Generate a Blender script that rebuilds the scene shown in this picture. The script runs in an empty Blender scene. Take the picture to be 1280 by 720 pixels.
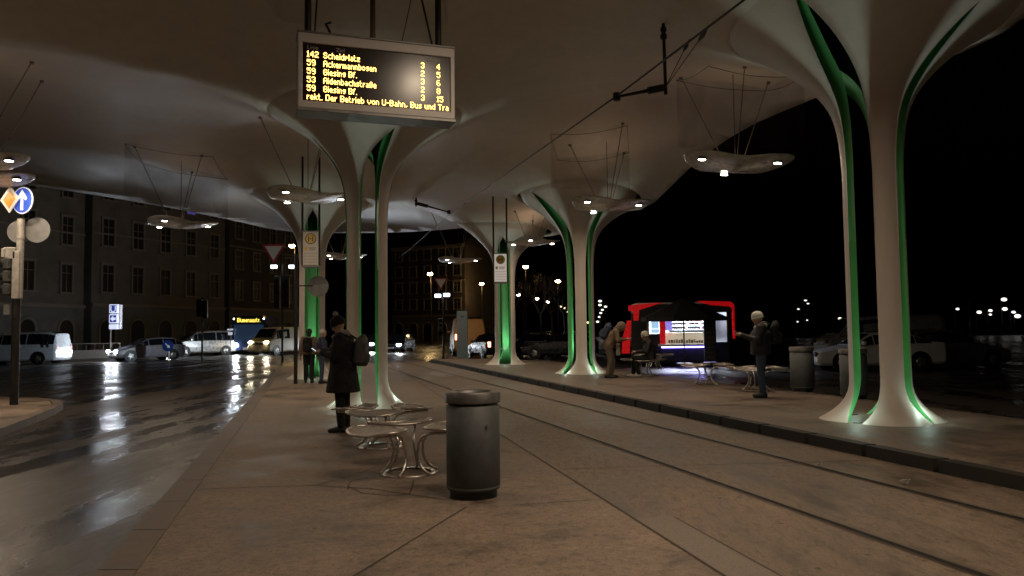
import bpy, bmesh, math, random
from mathutils import Vector, Matrix, noise
from mathutils.geometry import delaunay_2d_cdt
random.seed(11)
R = math.radians
PI = math.pi
sc = bpy.context.scene
COL = sc.collection

# ------------------------------------------------------------------ camera
CAMZ, FPX, PITCH, ROLL = 1.5, 960.0, 3.16, -0.7
cam_rot = Matrix.Rotation(R(90 + PITCH), 3, 'X') @ Matrix.Rotation(R(ROLL), 3, 'Z')
cd = bpy.data.cameras.new('camera')
cam = bpy.data.objects.new('camera', cd)
COL.objects.link(cam)
cd.lens = 36.0 * FPX / 1280.0
cd.sensor_width = 36
cd.clip_start = 0.05
cd.clip_end = 2000
cam.matrix_world = Matrix.Translation((0, 0, CAMZ)) @ cam_rot.to_4x4()
sc.camera = cam


def ray(px, py):
    return cam_rot @ Vector(((px - 640) / FPX, (360 - py) / FPX, -1.0))


def G(px, py, z=0.0):          # where the sight line meets height z
    d = ray(px, py)
    return Vector((0, 0, CAMZ)) + d * ((z - CAMZ) / d.z)


def P(px, py, Y):              # the point on the sight line at distance Y
    d = ray(px, py)
    return Vector((0, 0, CAMZ)) + d * (Y / d.y)


# ------------------------------------------------------------------ materials
MATS = {}


def mat(name, col, rough=0.5, metal=0.0, var=0.25, scale=6.0, bump=0.0, emit=None, es=0.0,
        rvar=0.1, spec=0.5, coat=0.0):
    if name in MATS:
        return MATS[name]
    m = bpy.data.materials.new(name)
    m.use_nodes = True
    nt = m.node_tree
    b = nt.nodes['Principled BSDF']
    b.inputs['Metallic'].default_value = metal
    b.inputs['Specular IOR Level'].default_value = spec
    b.inputs['Coat Weight'].default_value = coat
    tc = nt.nodes.new('ShaderNodeTexCoord')
    n = nt.nodes.new('ShaderNodeTexNoise')
    n.inputs['Scale'].default_value = scale
    n.inputs['Detail'].default_value = 6
    n.inputs['Roughness'].default_value = 0.6
    nt.links.new(tc.outputs['Object'], n.inputs['Vector'])
    mr = nt.nodes.new('ShaderNodeMapRange')
    mr.inputs['From Min'].default_value = 0.3
    mr.inputs['From Max'].default_value = 0.7
    mr.inputs['To Min'].default_value = 1 - var
    mr.inputs['To Max'].default_value = 1 + var
    nt.links.new(n.outputs['Fac'], mr.inputs['Value'])
    mx = nt.nodes.new('ShaderNodeVectorMath')
    mx.operation = 'SCALE'
    mx.inputs[0].default_value = col[:3]
    nt.links.new(mr.outputs['Result'], mx.inputs['Scale'])
    nt.links.new(mx.outputs['Vector'], b.inputs['Base Color'])
    m2 = nt.nodes.new('ShaderNodeMapRange')
    m2.inputs['From Min'].default_value = 0.3
    m2.inputs['From Max'].default_value = 0.7
    m2.inputs['To Min'].default_value = max(0.02, rough - rvar)
    m2.inputs['To Max'].default_value = min(1, rough + rvar)
    nt.links.new(n.outputs['Fac'], m2.inputs['Value'])
    nt.links.new(m2.outputs['Result'], b.inputs['Roughness'])
    if bump:
        bp = nt.nodes.new('ShaderNodeBump')
        bp.inputs['Strength'].default_value = bump
        bp.inputs['Distance'].default_value = 0.01 if bump < 1 else 0.03
        nt.links.new(n.outputs['Fac'], bp.inputs['Height'])
        nt.links.new(bp.outputs['Normal'], b.inputs['Normal'])
    if emit:
        b.inputs['Emission Color'].default_value = (*emit, 1)
        b.inputs['Emission Strength'].default_value = es
    MATS[name] = m
    return m


def nd(nt, typ, **kw):
    x = nt.nodes.new('ShaderNode' + typ)
    for k, v in kw.items():
        if k.startswith('_'):
            setattr(x, k[1:], v)
        else:
            x.inputs[k.replace('__', ' ')].default_value = v
    return x


def ramp(nt, src, stops):
    r = nt.nodes.new('ShaderNodeValToRGB')
    e = r.color_ramp.elements
    e[0].position, e[0].color = stops[0][0], (*stops[0][1], 1)
    e[1].position, e[1].color = stops[-1][0], (*stops[-1][1], 1)
    for p, c in stops[1:-1]:
        q = e.new(p)
        q.color = (*c, 1)
    nt.links.new(src, r.inputs['Fac'])
    return r


def paving_mat(name, c1, c2, r1, r2, wet=0.0, stretch=1.0, spots=True):
    """worn concrete or asphalt: big damp patches, fine grain, small gum spots"""
    m = bpy.data.materials.new(name)
    m.use_nodes = True
    nt = m.node_tree
    L = nt.links.new
    b = nt.nodes['Principled BSDF']
    tc = nt.nodes.new('ShaderNodeTexCoord')
    mp = nd(nt, 'Mapping')
    mp.inputs['Rotation'].default_value = (0, 0, R(-14.9))
    mp.inputs['Scale'].default_value = (1, 1 / stretch, 1)
    mp.vector_type = 'POINT'
    L(tc.outputs['Object'], mp.inputs['Vector'])
    big = nd(nt, 'TexNoise', Scale=0.9, Detail=8.0, Roughness=0.62)
    L(mp.outputs['Vector'], big.inputs['Vector'])
    mid = nd(nt, 'TexNoise', Scale=4.0, Detail=8.0, Roughness=0.7, Distortion=0.6)
    L(mp.outputs['Vector'], mid.inputs['Vector'])
    fine = nd(nt, 'TexNoise', Scale=90.0, Detail=4.0, Roughness=0.7)
    L(tc.outputs['Object'], fine.inputs['Vector'])
    ad = nd(nt, 'Math', _operation='MULTIPLY_ADD')
    L(mid.outputs['Fac'], ad.inputs[0])
    ad.inputs[1].default_value = 0.55
    L(big.outputs['Fac'], ad.inputs[2])
    if wet:                        # long wheel tracks
        mt = nd(nt, 'Mapping'); mt.vector_type = 'POINT'
        mt.inputs['Rotation'].default_value = (0, 0, R(-14.9)); mt.inputs['Scale'].default_value = (1.0, 0.035, 1)
        L(tc.outputs['Object'], mt.inputs['Vector'])
        tn = nd(nt, 'TexNoise', Scale=1.15, Detail=3.0, Roughness=0.5)
        L(mt.outputs['Vector'], tn.inputs['Vector'])
        a2 = nd(nt, 'Math', _operation='MULTIPLY_ADD')
        L(tn.outputs['Fac'], a2.inputs[0]); a2.inputs[1].default_value = 0.9
        s2_ = nd(nt, 'Math', _operation='SUBTRACT'); L(ad.outputs[0], s2_.inputs[0]); s2_.inputs[1].default_value = 0.45
        L(s2_.outputs[0], a2.inputs[2])
        ad = a2
    cr = ramp(nt, ad.outputs[0], [(0.62, c1), (0.76, [(a * .8 + q * 1.2) / 2 for a, q in zip(c1, c2)]), (0.95, c2)])
    col = cr.outputs['Color']
    gr = nd(nt, 'Mix', _data_type='RGBA', _blend_type='MULTIPLY')
    gr.inputs[0].default_value = 0.9 if wet else 0.6
    L(col, gr.inputs[6])
    fr = ramp(nt, fine.outputs['Fac'], [(0.3, (0.35, 0.35, 0.35)), (0.7, (1.5, 1.5, 1.5))])
    L(fr.outputs['Color'], gr.inputs[7])
    col = gr.outputs[2]
    sm_n = nd(nt, 'TexNoise', Scale=17.0, Detail=5.0, Roughness=0.75, Distortion=0.8)
    L(mp.outputs['Vector'], sm_n.inputs['Vector'])
    sr = ramp(nt, sm_n.outputs['Fac'], [(0.36, (0.62, 0.60, 0.58)), (0.5, (1.0, 1.0, 1.0)), (0.68, (1.22, 1.2, 1.18))])
    g3 = nd(nt, 'Mix', _data_type='RGBA', _blend_type='MULTIPLY')
    g3.inputs[0].default_value = 0.85
    L(col, g3.inputs[6]); L(sr.outputs['Color'], g3.inputs[7])
    col = g3.outputs[2]
    if spots:
        vo = nd(nt, 'TexVoronoi', Scale=3.4)
        vo.inputs['Randomness'].default_value = 1.0
        dn = nd(nt, 'TexNoise', Scale=14.0, Detail=3.0)
        L(tc.outputs['Object'], dn.inputs['Vector'])
        vm = nd(nt, 'VectorMath', _operation='MULTIPLY_ADD')
        L(dn.outputs['Color'], vm.inputs[0])
        vm.inputs[1].default_value = (0.08, 0.08, 0.0)
        L(tc.outputs['Object'], vm.inputs[2])
        L(vm.outputs['Vector'], vo.inputs['Vector'])
        sp = ramp(nt, vo.outputs['Distance'], [(0.05, (0.38, 0.36, 0.34)), (0.085, (1, 1, 1))])
        g2 = nd(nt, 'Mix', _data_type='RGBA', _blend_type='MULTIPLY')
        g2.inputs[0].default_value = 0.9
        L(col, g2.inputs[6])
        L(sp.outputs['Color'], g2.inputs[7])
        col = g2.outputs[2]
    L(col, b.inputs['Base Color'])
    rm = nd(nt, 'MapRange')
    rm.inputs['From Min'].default_value = 0.62
    rm.inputs['From Max'].default_value = 0.92
    rm.inputs['To Min'].default_value = r1
    rm.inputs['To Max'].default_value = r2
    L(ad.outputs[0], rm.inputs['Value'])
    L(rm.outputs['Result'], b.inputs['Roughness'])
    bp = nd(nt, 'Bump')
    bp.inputs['Strength'].default_value = 0.5
    bp.inputs['Distance'].default_value = 0.006 if not wet else 0.004
    bm2 = nd(nt, 'Math', _operation='MULTIPLY_ADD')
    L(fine.outputs['Fac'], bm2.inputs[0])
    bm2.inputs[1].default_value = 1.1
    if wet:
        rip = nd(nt, 'TexNoise', Scale=26.0, Detail=3.0, Roughness=0.6)
        L(tc.outputs['Object'], rip.inputs['Vector'])
        L(rip.outputs['Fac'], bm2.inputs[2])
    else:
        L(mid.outputs['Fac'], bm2.inputs[2])
    L(bm2.outputs[0], bp.inputs['Height'])
    L(bp.outputs['Normal'], b.inputs['Normal'])
    b.inputs['Specular IOR Level'].default_value = 0.5
    MATS[name] = m
    return m


M_PLAT = paving_mat('worn_concrete', (0.10, 0.074, 0.056), (0.31, 0.238, 0.180), 0.45, 0.78)
M_TRACK = paving_mat('track_concrete', (0.07, 0.052, 0.039), (0.25, 0.19, 0.142), 0.40, 0.75, stretch=3)
M_RIGHT = paving_mat('platform_asphalt', (0.10, 0.076, 0.058), (0.25, 0.19, 0.145), 0.45, 0.7)
M_ROAD = paving_mat('wet_asphalt', (0.008, 0.006, 0.005), (0.048, 0.037, 0.029), 0.17, 0.42, wet=1, stretch=3.5, spots=False)
M_FAR = paving_mat('wet_far_asphalt', (0.022, 0.018, 0.015), (0.06, 0.05, 0.042), 0.16, 0.42, wet=1, spots=False)
M_KERB = mat('dark_kerb_stone', (0.022, 0.018, 0.016), 0.7, var=0.4, scale=5, bump=0.6)
M_KERBL = mat('grey_kerb_stone', (0.15, 0.118, 0.095), 0.55, var=0.3, scale=7, bump=0.4)
M_JOINT = mat('joint_filler', (0.07, 0.055, 0.044), 0.8, var=0.3, scale=20)
M_STRIP = mat('light_paver', (0.205, 0.17, 0.14), 0.7, var=0.3, scale=60, bump=0.3)
M_RAIL = mat('rail_steel', (0.15, 0.12, 0.095), 0.5, metal=0.4, var=0.15, scale=3)
M_GROOVE = mat('rail_groove', (0.006, 0.005, 0.004), 0.8)
M_WHITE = mat('shell_white', (0.72, 0.65, 0.585), 0.46, var=0.06, scale=1.2, rvar=0.07)
nt_ = M_WHITE.node_tree
_b = nt_.nodes['Principled BSDF']
_tc = nt_.nodes.new('ShaderNodeTexCoord'); _mp = nt_.nodes.new('ShaderNodeMapping'); _mp.inputs['Scale'].default_value = (3.2, 3.2, 0.35)
_n = nt_.nodes.new('ShaderNodeTexNoise'); _n.inputs['Scale'].default_value = 1.6; _n.inputs['Detail'].default_value = 8; _n.inputs['Roughness'].default_value = .7
nt_.links.new(_tc.outputs['Object'], _mp.inputs['Vector']); nt_.links.new(_mp.outputs['Vector'], _n.inputs['Vector'])
_r = nt_.nodes.new('ShaderNodeValToRGB'); _r.color_ramp.elements[0].position = .36; _r.color_ramp.elements[0].color = (.94, .93, .92, 1); _r.color_ramp.elements[1].position = .58; _r.color_ramp.elements[1].color = (1, 1, 1, 1)
nt_.links.new(_n.outputs['Fac'], _r.inputs['Fac'])
_m = nt_.nodes.new('ShaderNodeMix'); _m.data_type = 'RGBA'; _m.blend_type = 'MULTIPLY'; _m.inputs[0].default_value = 1.0
_src = _b.inputs['Base Color'].links[0].from_socket
nt_.links.new(_src, _m.inputs[6]); nt_.links.new(_r.outputs['Color'], _m.inputs[7]); nt_.links.new(_m.outputs[2], _b.inputs['Base Color'])
M_GREEN = mat('shell_green', (0.12, 0.44, 0.16), 0.35, var=0.12, scale=1.5, rvar=0.05)
M_DISH = mat('lamp_dish_paint', (0.62, 0.57, 0.52), 0.30, var=0.15, scale=5)
M_LENS = mat('lamp_lens_glow', (0.8, 0.8, 0.8), 0.3, emit=(1.0, 0.90, 0.80), es=45)
M_CABLE = mat('steel_cable', (0.32, 0.29, 0.26), 0.35, metal=0.7)
M_DARK = mat('dark_steel', (0.030, 0.026, 0.024), 0.45, metal=0.4, var=0.3)
M_BLACK = mat('black_plastic', (0.012, 0.012, 0.013), 0.4)
M_BIN = mat('bin_anthracite', (0.078, 0.086, 0.088), 0.55, metal=0.0, var=0.22, scale=7, rvar=0.1)
M_STEEL = mat('bin_rim_steel', (0.17, 0.165, 0.16), 0.42, metal=0.5, var=0.2, scale=10)
M_SEATM = mat('perforated_seat_sheet', (0.50, 0.46, 0.43), 0.45, metal=0.35, var=0.15, scale=9)
M_CHROME = mat('brushed_steel', (0.62, 0.56, 0.52), 0.31, metal=0.85, var=0.15, scale=14, rvar=0.06)
M_FRAME = mat('display_frame_grey', (0.42, 0.39, 0.37), 0.45, var=0.1)
M_POLE = mat('galvanised_pole', (0.42, 0.40, 0.36), 0.5, metal=0.3, var=0.2, scale=9)
M_SIGNBACK = mat('sign_back_grey', (0.20, 0.20, 0.195), 0.45, metal=0.3, var=0.2)
M_SIGNW = mat('sign_white', (0.75, 0.75, 0.72), 0.4, var=0.06)
M_TIRE = mat('tyre_rubber', (0.012, 0.012, 0.012), 0.8)
M_RIM = mat('wheel_rim', (0.5, 0.5, 0.5), 0.3, metal=0.9)
M_GLASS = mat('dark_glass', (0.01, 0.012, 0.016), 0.08, var=0.1)
M_HEAD = mat('headlight_glow', (1, 1, 1), 0.3, emit=(0.86, 0.93, 1.0), es=480)
M_HEADW = mat('warm_headlight_glow', (1, 1, 1), 0.3, emit=(1.0, 0.86, 0.62), es=150)
M_TAIL = mat('tail_light_glow', (0.5, 0.02, 0.01), 0.3, emit=(1.0, 0.30, 0.14), es=9)
M_SODIUM = mat('sodium_lamp_glow', (1, 1, 1), 0.3, emit=(1.0, 0.70, 0.30), es=80)
M_WLAMP = mat('white_lamp_glow', (1, 1, 1), 0.3, emit=(1.0, 0.93, 0.80), es=14)
M_SKIN = mat('skin', (0.48, 0.29, 0.20), 0.5, var=0.1)


# ------------------------------------------------------------------ mesh builder
class MB:
    def __init__(s):
        s.v, s.f, s.mi, s.sm = [], [], [], []
        s.cur = 0
        s.smooth = False

    def add(s, vs, fs, smooth=None):
        o = len(s.v)
        s.v += [tuple(x) for x in vs]
        for f in fs:
            s.f.append(tuple(i + o for i in f))
            s.mi.append(s.cur)
            s.sm.append(s.smooth if smooth is None else smooth)
        return s

    def box(s, c, d, rz=0.0, ry=0.0, rx=0.0):
        m = Matrix.Rotation(rz, 3, 'Z') @ Matrix.Rotation(ry, 3, 'Y') @ Matrix.Rotation(rx, 3, 'X')
        c = Vector(c)
        vs = [c + m @ Vector((x * d[0] / 2, y * d[1] / 2, z * d[2] / 2)) for x in (-1, 1) for y in (-1, 1) for z in (-1, 1)]
        return s.add(vs, [(0, 1, 3, 2), (4, 6, 7, 5), (0, 4, 5, 1), (2, 3, 7, 6), (0, 2, 6, 4), (1, 5, 7, 3)], False)

    def cbox(s, c, d, ch=0.02, rz=0.0):          # box with chamfered vertical and top edges
        x, y, z = d[0] / 2, d[1] / 2, d[2] / 2
        m = Matrix.Rotation(rz, 3, 'Z')
        c = Vector(c)
        def ring(a, b, zz, k):
            return [(-a + k, -b), (a - k, -b), (a, -b + k), (a, b - k), (a - k, b), (-a + k, b), (-a, b - k), (-a, -b + k)], zz
        vs = []
        for (pts, zz) in (ring(x - ch, y - ch, -z, ch), ring(x, y, -z + ch, ch), ring(x, y, z - ch, ch), ring(x - ch, y - ch, z, ch)):
            vs += [c + m @ Vector((p[0], p[1], zz)) for p in pts]
        fs = [tuple(range(7, -1, -1)), tuple(range(24, 32))]
        for k in range(3):
            for i in range(8):
                j = (i + 1) % 8
                fs.append((k * 8 + i, k * 8 + j, k * 8 + 8 + j, k * 8 + 8 + i))
        return s.add(vs, fs, False)

    def tube(s, pts, r, n=8, cap=True, smooth=True):
        pts = [Vector(p) for p in pts]
        rs = r if isinstance(r, (list, tuple)) else [r] * len(pts)
        vs, fs = [], []
        up = None
        for i, p in enumerate(pts):
            a = pts[max(i - 1, 0)]
            b = pts[min(i + 1, len(pts) - 1)]
            t = (b - a).normalized()
            if up is None:
                up = t.orthogonal().normalized()
            up = (up - t * up.dot(t)).normalized()
            q = t.cross(up)
            for k in range(n):
                an = 2 * PI * k / n
                vs.append(p + (up * math.cos(an) + q * math.sin(an)) * rs[i])
        for i in range(len(pts) - 1):
            for k in range(n):
                j = (k + 1) % n
                fs.append((i * n + k, i * n + j, (i + 1) * n + j, (i + 1) * n + k))
        s.add(vs, fs, smooth)
        if cap:
            o = len(vs)
            s.add(vs[:n], [tuple(range(n - 1, -1, -1))], False)
            s.add(vs[-n:], [tuple(range(n))], False)
        return s

    def lathe(s, prof, c=(0, 0, 0), n=32, smooth=True, sx=1.0, sy=1.0, cap=True):
        c = Vector(c)
        vs, fs = [], []
        for (r, z) in prof:
            for k in range(n):
                a = 2 * PI * k / n
                vs.append(c + Vector((r * math.cos(a) * sx, r * math.sin(a) * sy, z)))
        for i in range(len(prof) - 1):
            for k in range(n):
                j = (k + 1) % n
                fs.append((i * n + k, i * n + j, (i + 1) * n + j, (i + 1) * n + k))
        s.add(vs, fs, smooth)
        if cap:
            s.add(vs[:n], [tuple(range(n - 1, -1, -1))], False)
            s.add(vs[-n:], [tuple(range(n))], False)
        return s

    def ball(s, c, r, sx=1, sy=1, sz=1, n=12, m=8):
        c = Vector(c)
        prof = [(max(1e-4, r * math.sin(PI * i / m)), -r * math.cos(PI * i / m)) for i in range(m + 1)]
        vs, fs = [], []
        for (q, z) in prof:
            for k in range(n):
                a = 2 * PI * k / n
                vs.append(c + Vector((q * math.cos(a) * sx, q * math.sin(a) * sy, z * sz)))
        for i in range(m):
            for k in range(n):
                j = (k + 1) % n
                fs.append((i * n + k, i * n + j, (i + 1) * n + j, (i + 1) * n + k))
        return s.add(vs, fs, True)

    def disc(s, c, r, axis='Z', n=20, sx=1, sy=1, th=0.01):
        c = Vector(c)
        vs = []
        for t in (-th / 2, th / 2):
            for k in range(n):
                a = 2 * PI * k / n
                u, w = r * sx * math.cos(a), r * sy * math.sin(a)
                vs.append(c + (Vector((u, w, t)) if axis == 'Z' else Vector((u, t, w)) if axis == 'Y' else Vector((t, u, w))))
        fs = [tuple(range(n - 1, -1, -1)), tuple(range(n, 2 * n))]
        for k in range(n):
            j = (k + 1) % n
            fs.append((k, j, n + j, n + k))
        return s.add(vs, fs, False)

    def slab(s, poly, z0, z1):
        n = len(poly)
        vs = [Vector((x, y, z0)) for x, y in poly] + [Vector((x, y, z1)) for x, y in poly]
        fs = [tuple(range(n, 2 * n)), tuple(range(n - 1, -1, -1))]
        for k in range(n):
            j = (k + 1) % n
            fs.append((k, j, n + j, n + k))
        return s.add(vs, fs, False)

    def ribbon(s, pts, w, z):                     # flat strip along a ground line
        vs = []
        for i, p in enumerate(pts):
            p = Vector(p[:2])
            a = Vector(pts[max(i - 1, 0)][:2])
            b = Vector(pts[min(i + 1, len(pts) - 1)][:2])
            t = (b - a).normalized()
            q = Vector((-t.y, t.x)) * w / 2
            vs += [(p.x + q.x, p.y + q.y, z), (p.x - q.x, p.y - q.y, z)]
        fs = [(2 * i + 1, 2 * i + 3, 2 * i + 2, 2 * i) for i in range(len(pts) - 1)]
        return s.add(vs, fs, False)

    def xform(s, m):
        s.v = [tuple(m @ Vector(p)) for p in s.v]
        return s

    def build(s, name, mats, parent=None, bevel=0.0):
        me = bpy.data.meshes.new(name)
        me.from_pydata(s.v, [], s.f)
        for m in (mats if isinstance(mats, (list, tuple)) else [mats]):
            me.materials.append(m)
        me.polygons.foreach_set('material_index', s.mi)
        me.polygons.foreach_set('use_smooth', s.sm)
        me.update()
        o = bpy.data.objects.new(name, me)
        COL.objects.link(o)
        if parent is not None:
            o.parent = parent
        if bevel:
            b = o.modifiers.new('bevel', 'BEVEL')
            b.width = bevel
            b.segments = 2
            b.limit_method = 'ANGLE'
        return o


def tag(o, label=None, cat=None, group=None, kind=None):
    if label: o['label'] = label
    if cat: o['category'] = cat
    if group: o['group'] = group
    if kind: o['kind'] = kind
    return o


def thing(name, label, cat, loc=(0, 0, 0), rz=0.0, group=None):
    o = bpy.data.objects.new(name, None)
    COL.objects.link(o)
    o.location = loc
    o.rotation_euler = (0, 0, rz)
    return tag(o, label, cat, group)


def children(o):
    return [c for c in bpy.data.objects if c.parent == o]


def copy_tree(o, parent=None):
    c = o.copy()
    COL.objects.link(c)
    c.parent = parent
    for ch in children(o):
        copy_tree(ch, c)
    return c


def struct(name, b, m):
    return tag(b.build(name, m), kind='structure')


# ------------------------------------------------------------------ ground
KE = lambda Y: 6.55 - 0.28 * Y           # kerb line of the far platform
LE = lambda Y: -1.35 - 0.265 * Y         # left edge of the near platform
RAILN = lambda Y: 4.17 - 0.29 * Y
RAILF = lambda Y: 5.66 - 0.29 * Y
JL = lambda Y: 2.33 - 0.225 * Y

b = MB(); b.add([(-700, -60, -0.13), (700, -60, -0.13), (700, 900, -0.13), (-700, 900, -0.13)], [(0, 1, 2, 3)])
struct('ground', b, M_FAR)
b = MB()
b.slab([(LE(-6) - 9.5, -6), (LE(-6), -6), (LE(34), 34), (LE(34) - 1.0, 37), (-20, 36), (-17, 30), (-20, 20), (-16, 12)], -0.30, -0.118)
struct('bus_road', b, M_ROAD)
b = MB()
b.slab([(LE(-6), -6), (JL(-6), -6), (JL(36), 36), (JL(40) - 1.5, 39.5), (LE(36) + 1.6, 39.0), (LE(33), 34)], -0.30, 0.0)
struct('near_platform', b, M_PLAT)
b = MB()
b.slab([(JL(-6), -6), (KE(-6), -6), (KE(52), 52), (JL(52) - 2, 52)], -0.30, -0.004)
struct('tram_track_bed', b, M_TRACK)
b = MB()
for f in (RAILN, RAILF):
    b.ribbon([(f(Y), Y) for Y in range(-6, 53, 2)], 0.11, 0.001)
struct('tram_rails', b, M_RAIL)
b = MB()
for f in (RAILN, RAILF):
    b.ribbon([(f(Y) - 0.012, Y) for Y in range(-6, 53, 2)], 0.05, 0.005)
struct('rail_grooves', b, M_GROOVE)
# far platform
edge = [(KE(Y), Y) for Y in (-6, 0, 6, 12, 18, 24, 30, 35)]
back = [(9.6, -6), (8.6, 3), (7.35, 11), (5.95, 16.7), (4.3, 22.5), (3.2, 28), (1.6, 34), (-1.4, 38.2)]
tip = [(KE(37.3) - 0.15, 37.4), (KE(38.2) + 0.25, 38.3), (-2.9, 38.8)]
inner = [(x + 0.17, y) for x, y in edge]
poly = inner + [(tip[0][0] + 0.2, tip[0][1] - 0.1), (tip[1][0] + 0.1, tip[1][1] - 0.15), (tip[2][0], tip[2][1] - 0.2)] + list(reversed(back))
b = MB(); b.slab(list(reversed(poly)) if False else poly[::-1][::-1], -0.30, 0.126)
struct('far_platform', b, M_RIGHT)
kb = MB()
outer = edge + tip
inn = inner + [(tip[0][0] + 0.2, tip[0][1] - 0.1), (tip[1][0] + 0.1, tip[1][1] - 0.15), (tip[2][0], tip[2][1] - 0.2)]
for i in range(len(outer) - 1):
    (x0, y0), (x1, y1), (a0, c0), (a1, c1) = outer[i], outer[i + 1], inn[i], inn[i + 1]
    n = max(1, int((y1 - y0) / 1.0))
    for k in range(n):
        t0, t1 = k / n, (k + 1) / n - 0.012
        L = lambda p, q, t: p + (q - p) * t
        kb.slab([(L(x0, x1, t0), L(y0, y1, t0)), (L(a0, a1, t0), L(c0, c1, t0)), (L(a0, a1, t1), L(c0, c1, t1)), (L(x0, x1, t1), L(y0, y1, t1))], -0.2, 0.130)
struct('far_platform_kerb', kb, M_KERB)
b = MB()
b.ribbon(back, 0.14, 0.131)
struct('far_platform_back_kerb', b, M_KERBL)
# near platform kerb stones towards the bus road
kb = MB()
Y = -6
while Y < 34:
    kb.slab([(LE(Y), Y), (LE(Y) + 0.26, Y), (LE(Y + 0.985) + 0.26, Y + 0.985), (LE(Y + 0.985), Y + 0.985)], -0.2, 0.006)
    Y += 1.0
struct('near_platform_kerb', kb, M_KERBL)
# traffic island on the left
isl = [(-6.7, 2), (-7.6, 9.0), (-8.2, 12.3), (-8.9, 14.4), (-9.4, 15.8), (-9.9, 17.0), (-10.5, 17.9), (-11.5, 18.6), (-13, 19), (-24, 20), (-24, 2)]
b = MB(); b.slab([(x - 0.16 if y < 18 else x, y - (0.16 if y >= 17 else 0)) for x, y in isl], -0.3, 0.02)
struct('island_pavement', b, M_PLAT)
kb = MB()
for i in range(9):
    (x0, y0), (x1, y1) = isl[i], isl[i + 1]
    d = Vector((x1 - x0, y1 - y0)).normalized() * 0.01
    q = Vector((-d.y, d.x)).normalized() * 0.2
    kb.slab([(x0 + d.x, y0 + d.y), (x1 - d.x, y1 - d.y), (x1 - d.x + q.x, y1 - d.y + q.y), (x0 + d.x + q.x, y0 + d.y + q.y)][::1], -0.25, 0.026)
struct('island_kerb', kb, M_KERBL)
# joints, repair seams and the paver strip
jb = MB()
def seam(pix, w=0.014, z=0.004, wob=0.0):
    pts = [G(x, y, 0) for x, y in pix]
    out = []
    for i in range(len(pts) - 1):
        n = max(2, int((pts[i + 1] - pts[i]).length / 0.25))
        for k in range(n):
            p = pts[i].lerp(pts[i + 1], k / n)
            if wob:
                p = p + Vector((noise.noise(p * 3.1), noise.noise(p * 3.1 + Vector((5, 0, 0))), 0)) * wob
            out.append(p)
    out.append(pts[-1])
    jb.ribbon([(p.x, p.y) for p in out], w, z)
seam([(215, 613), (390, 607), (462, 611), (556, 625)], 0.014, wob=0.02)
seam([(440, 722), (583, 634)], 0.016)
seam([(395, 607), (455, 590), (474, 582)], 0.010, wob=0.03)
seam([(434, 612), (438, 602), (460, 597)], 0.012, wob=0.02)
seam([(436, 608), (450, 617), (490, 620), (512, 617), (517, 600)], 0.014, wob=0.03)
seam([(640, 632), (700, 628), (757, 624)], 0.010, wob=0.02)
seam([(640, 560), (1000, 560)], 0.010, wob=0.03)
seam([(300, 545), (520, 541), (640, 545)], 0.012, wob=0.02)
seam([(330, 500), (560, 497)], 0.014)
seam([(627, 563), (640, 566)], 0.014)
for yy in (8.4, 12.6, 17.0, 21.5, 26.0):
    jb.ribbon([(JL(yy) + 0.1, yy), (KE(yy), yy + 0.3)], 0.016, 0.002)
jb.ribbon([(JL(Y), Y) for Y in range(-5, 37, 2)], 0.018, 0.004)
jb.ribbon([(JL(Y) + 0.33, Y) for Y in (-5, 0, 3, 6.2)], 0.014, 0.006)
struct('paving_joints', jb, M_JOINT)
b = MB(); b.ribbon([(JL(Y) + 0.165, Y) for Y in (-5, 0, 3, 6.2)], 0.30, 0.004)
struct('paver_strip', b, M_STRIP)
# bits of litter lying by the rails
for (x, y, s) in ((1128, 605, 0.05), (1020, 583, 0.03)):
    p = G(x, y, 0)
    b = MB()
    for k in range(3):
        b.box((p.x + 0.03 * k, p.y + 0.02 * (k % 2), 0.02), (s, s * 0.8, 0.003), rz=k * 1.1, ry=0.6 + k * 0.3)
    tag(b.build('paper_scrap', M_SIGNW), 'crumpled white paper scrap lying beside the far rail' if s > .04 else 'smaller white scrap near the rail groove further up the track', 'litter')

# ------------------------------------------------------------------ canopy
COLS = {   # centre, base height, leg angles (0 = towards the camera, + = to the right)
    'A': dict(c=(-2.97, 15.7), z=0.0, a=[-46, 56, 118, 248], ra=1.15, bias=22),
    'B': dict(c=(-6.70, 25.7), z=0.0, a=[-58, 60, 180], ra=1.2),
    'R1': dict(c=(5.42, 11.4), z=0.126, a=[-80, 24, 98, 153]),
    'R2': dict(c=(2.18, 24.4), z=0.126, a=[-102, 0, 76, 180]),
    'R3': dict(c=(-0.30, 31.6), z=0.126, a=[-62, 58, 176], ra=1.2),
    'D': dict(c=(-13.0, 10.2), z=0.02, a=[-50, 50, 130, 230]),
}
INFL = [COLS[k]['c'] for k in COLS] + [(9.4, -3.2), (-8.0, -3.0)]
HT = 7.75
R0 = 0.42


OUT0 = [(9.9, -6), (9.0, 3), (8.25, 8), (7.9, 11.5), (7.05, 14.5), (6.1, 18), (5.0, 22.6), (3.9, 27), (2.3, 31.4), (0.6, 35.5), (-1.8, 39), (-5, 41.5),
       (-9, 42), (-12.4, 41), (-13.4, 36), (-14.9, 31), (-17.2, 26.5), (-20, 24), (-22, 18), (-22, 11), (-21, 3), (-20, -6)]


def smooth_poly(pts, it=2):
    for _ in range(it):
        o = []
        for i in range(len(pts)):
            p, q = pts[i], pts[(i + 1) % len(pts)]
            o += [(p[0] * .75 + q[0] * .25, p[1] * .75 + q[1] * .25), (p[0] * .25 + q[0] * .75, p[1] * .25 + q[1] * .75)]
        pts = o
    return pts


OUT = smooth_poly(OUT0)


RIDGES = [((-2.97, 15.7), (-13.0, 10.2), 0.78, 1.5), ((-6.7, 25.7), (-20, 20.5), 0.45, 2.2)]


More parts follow.
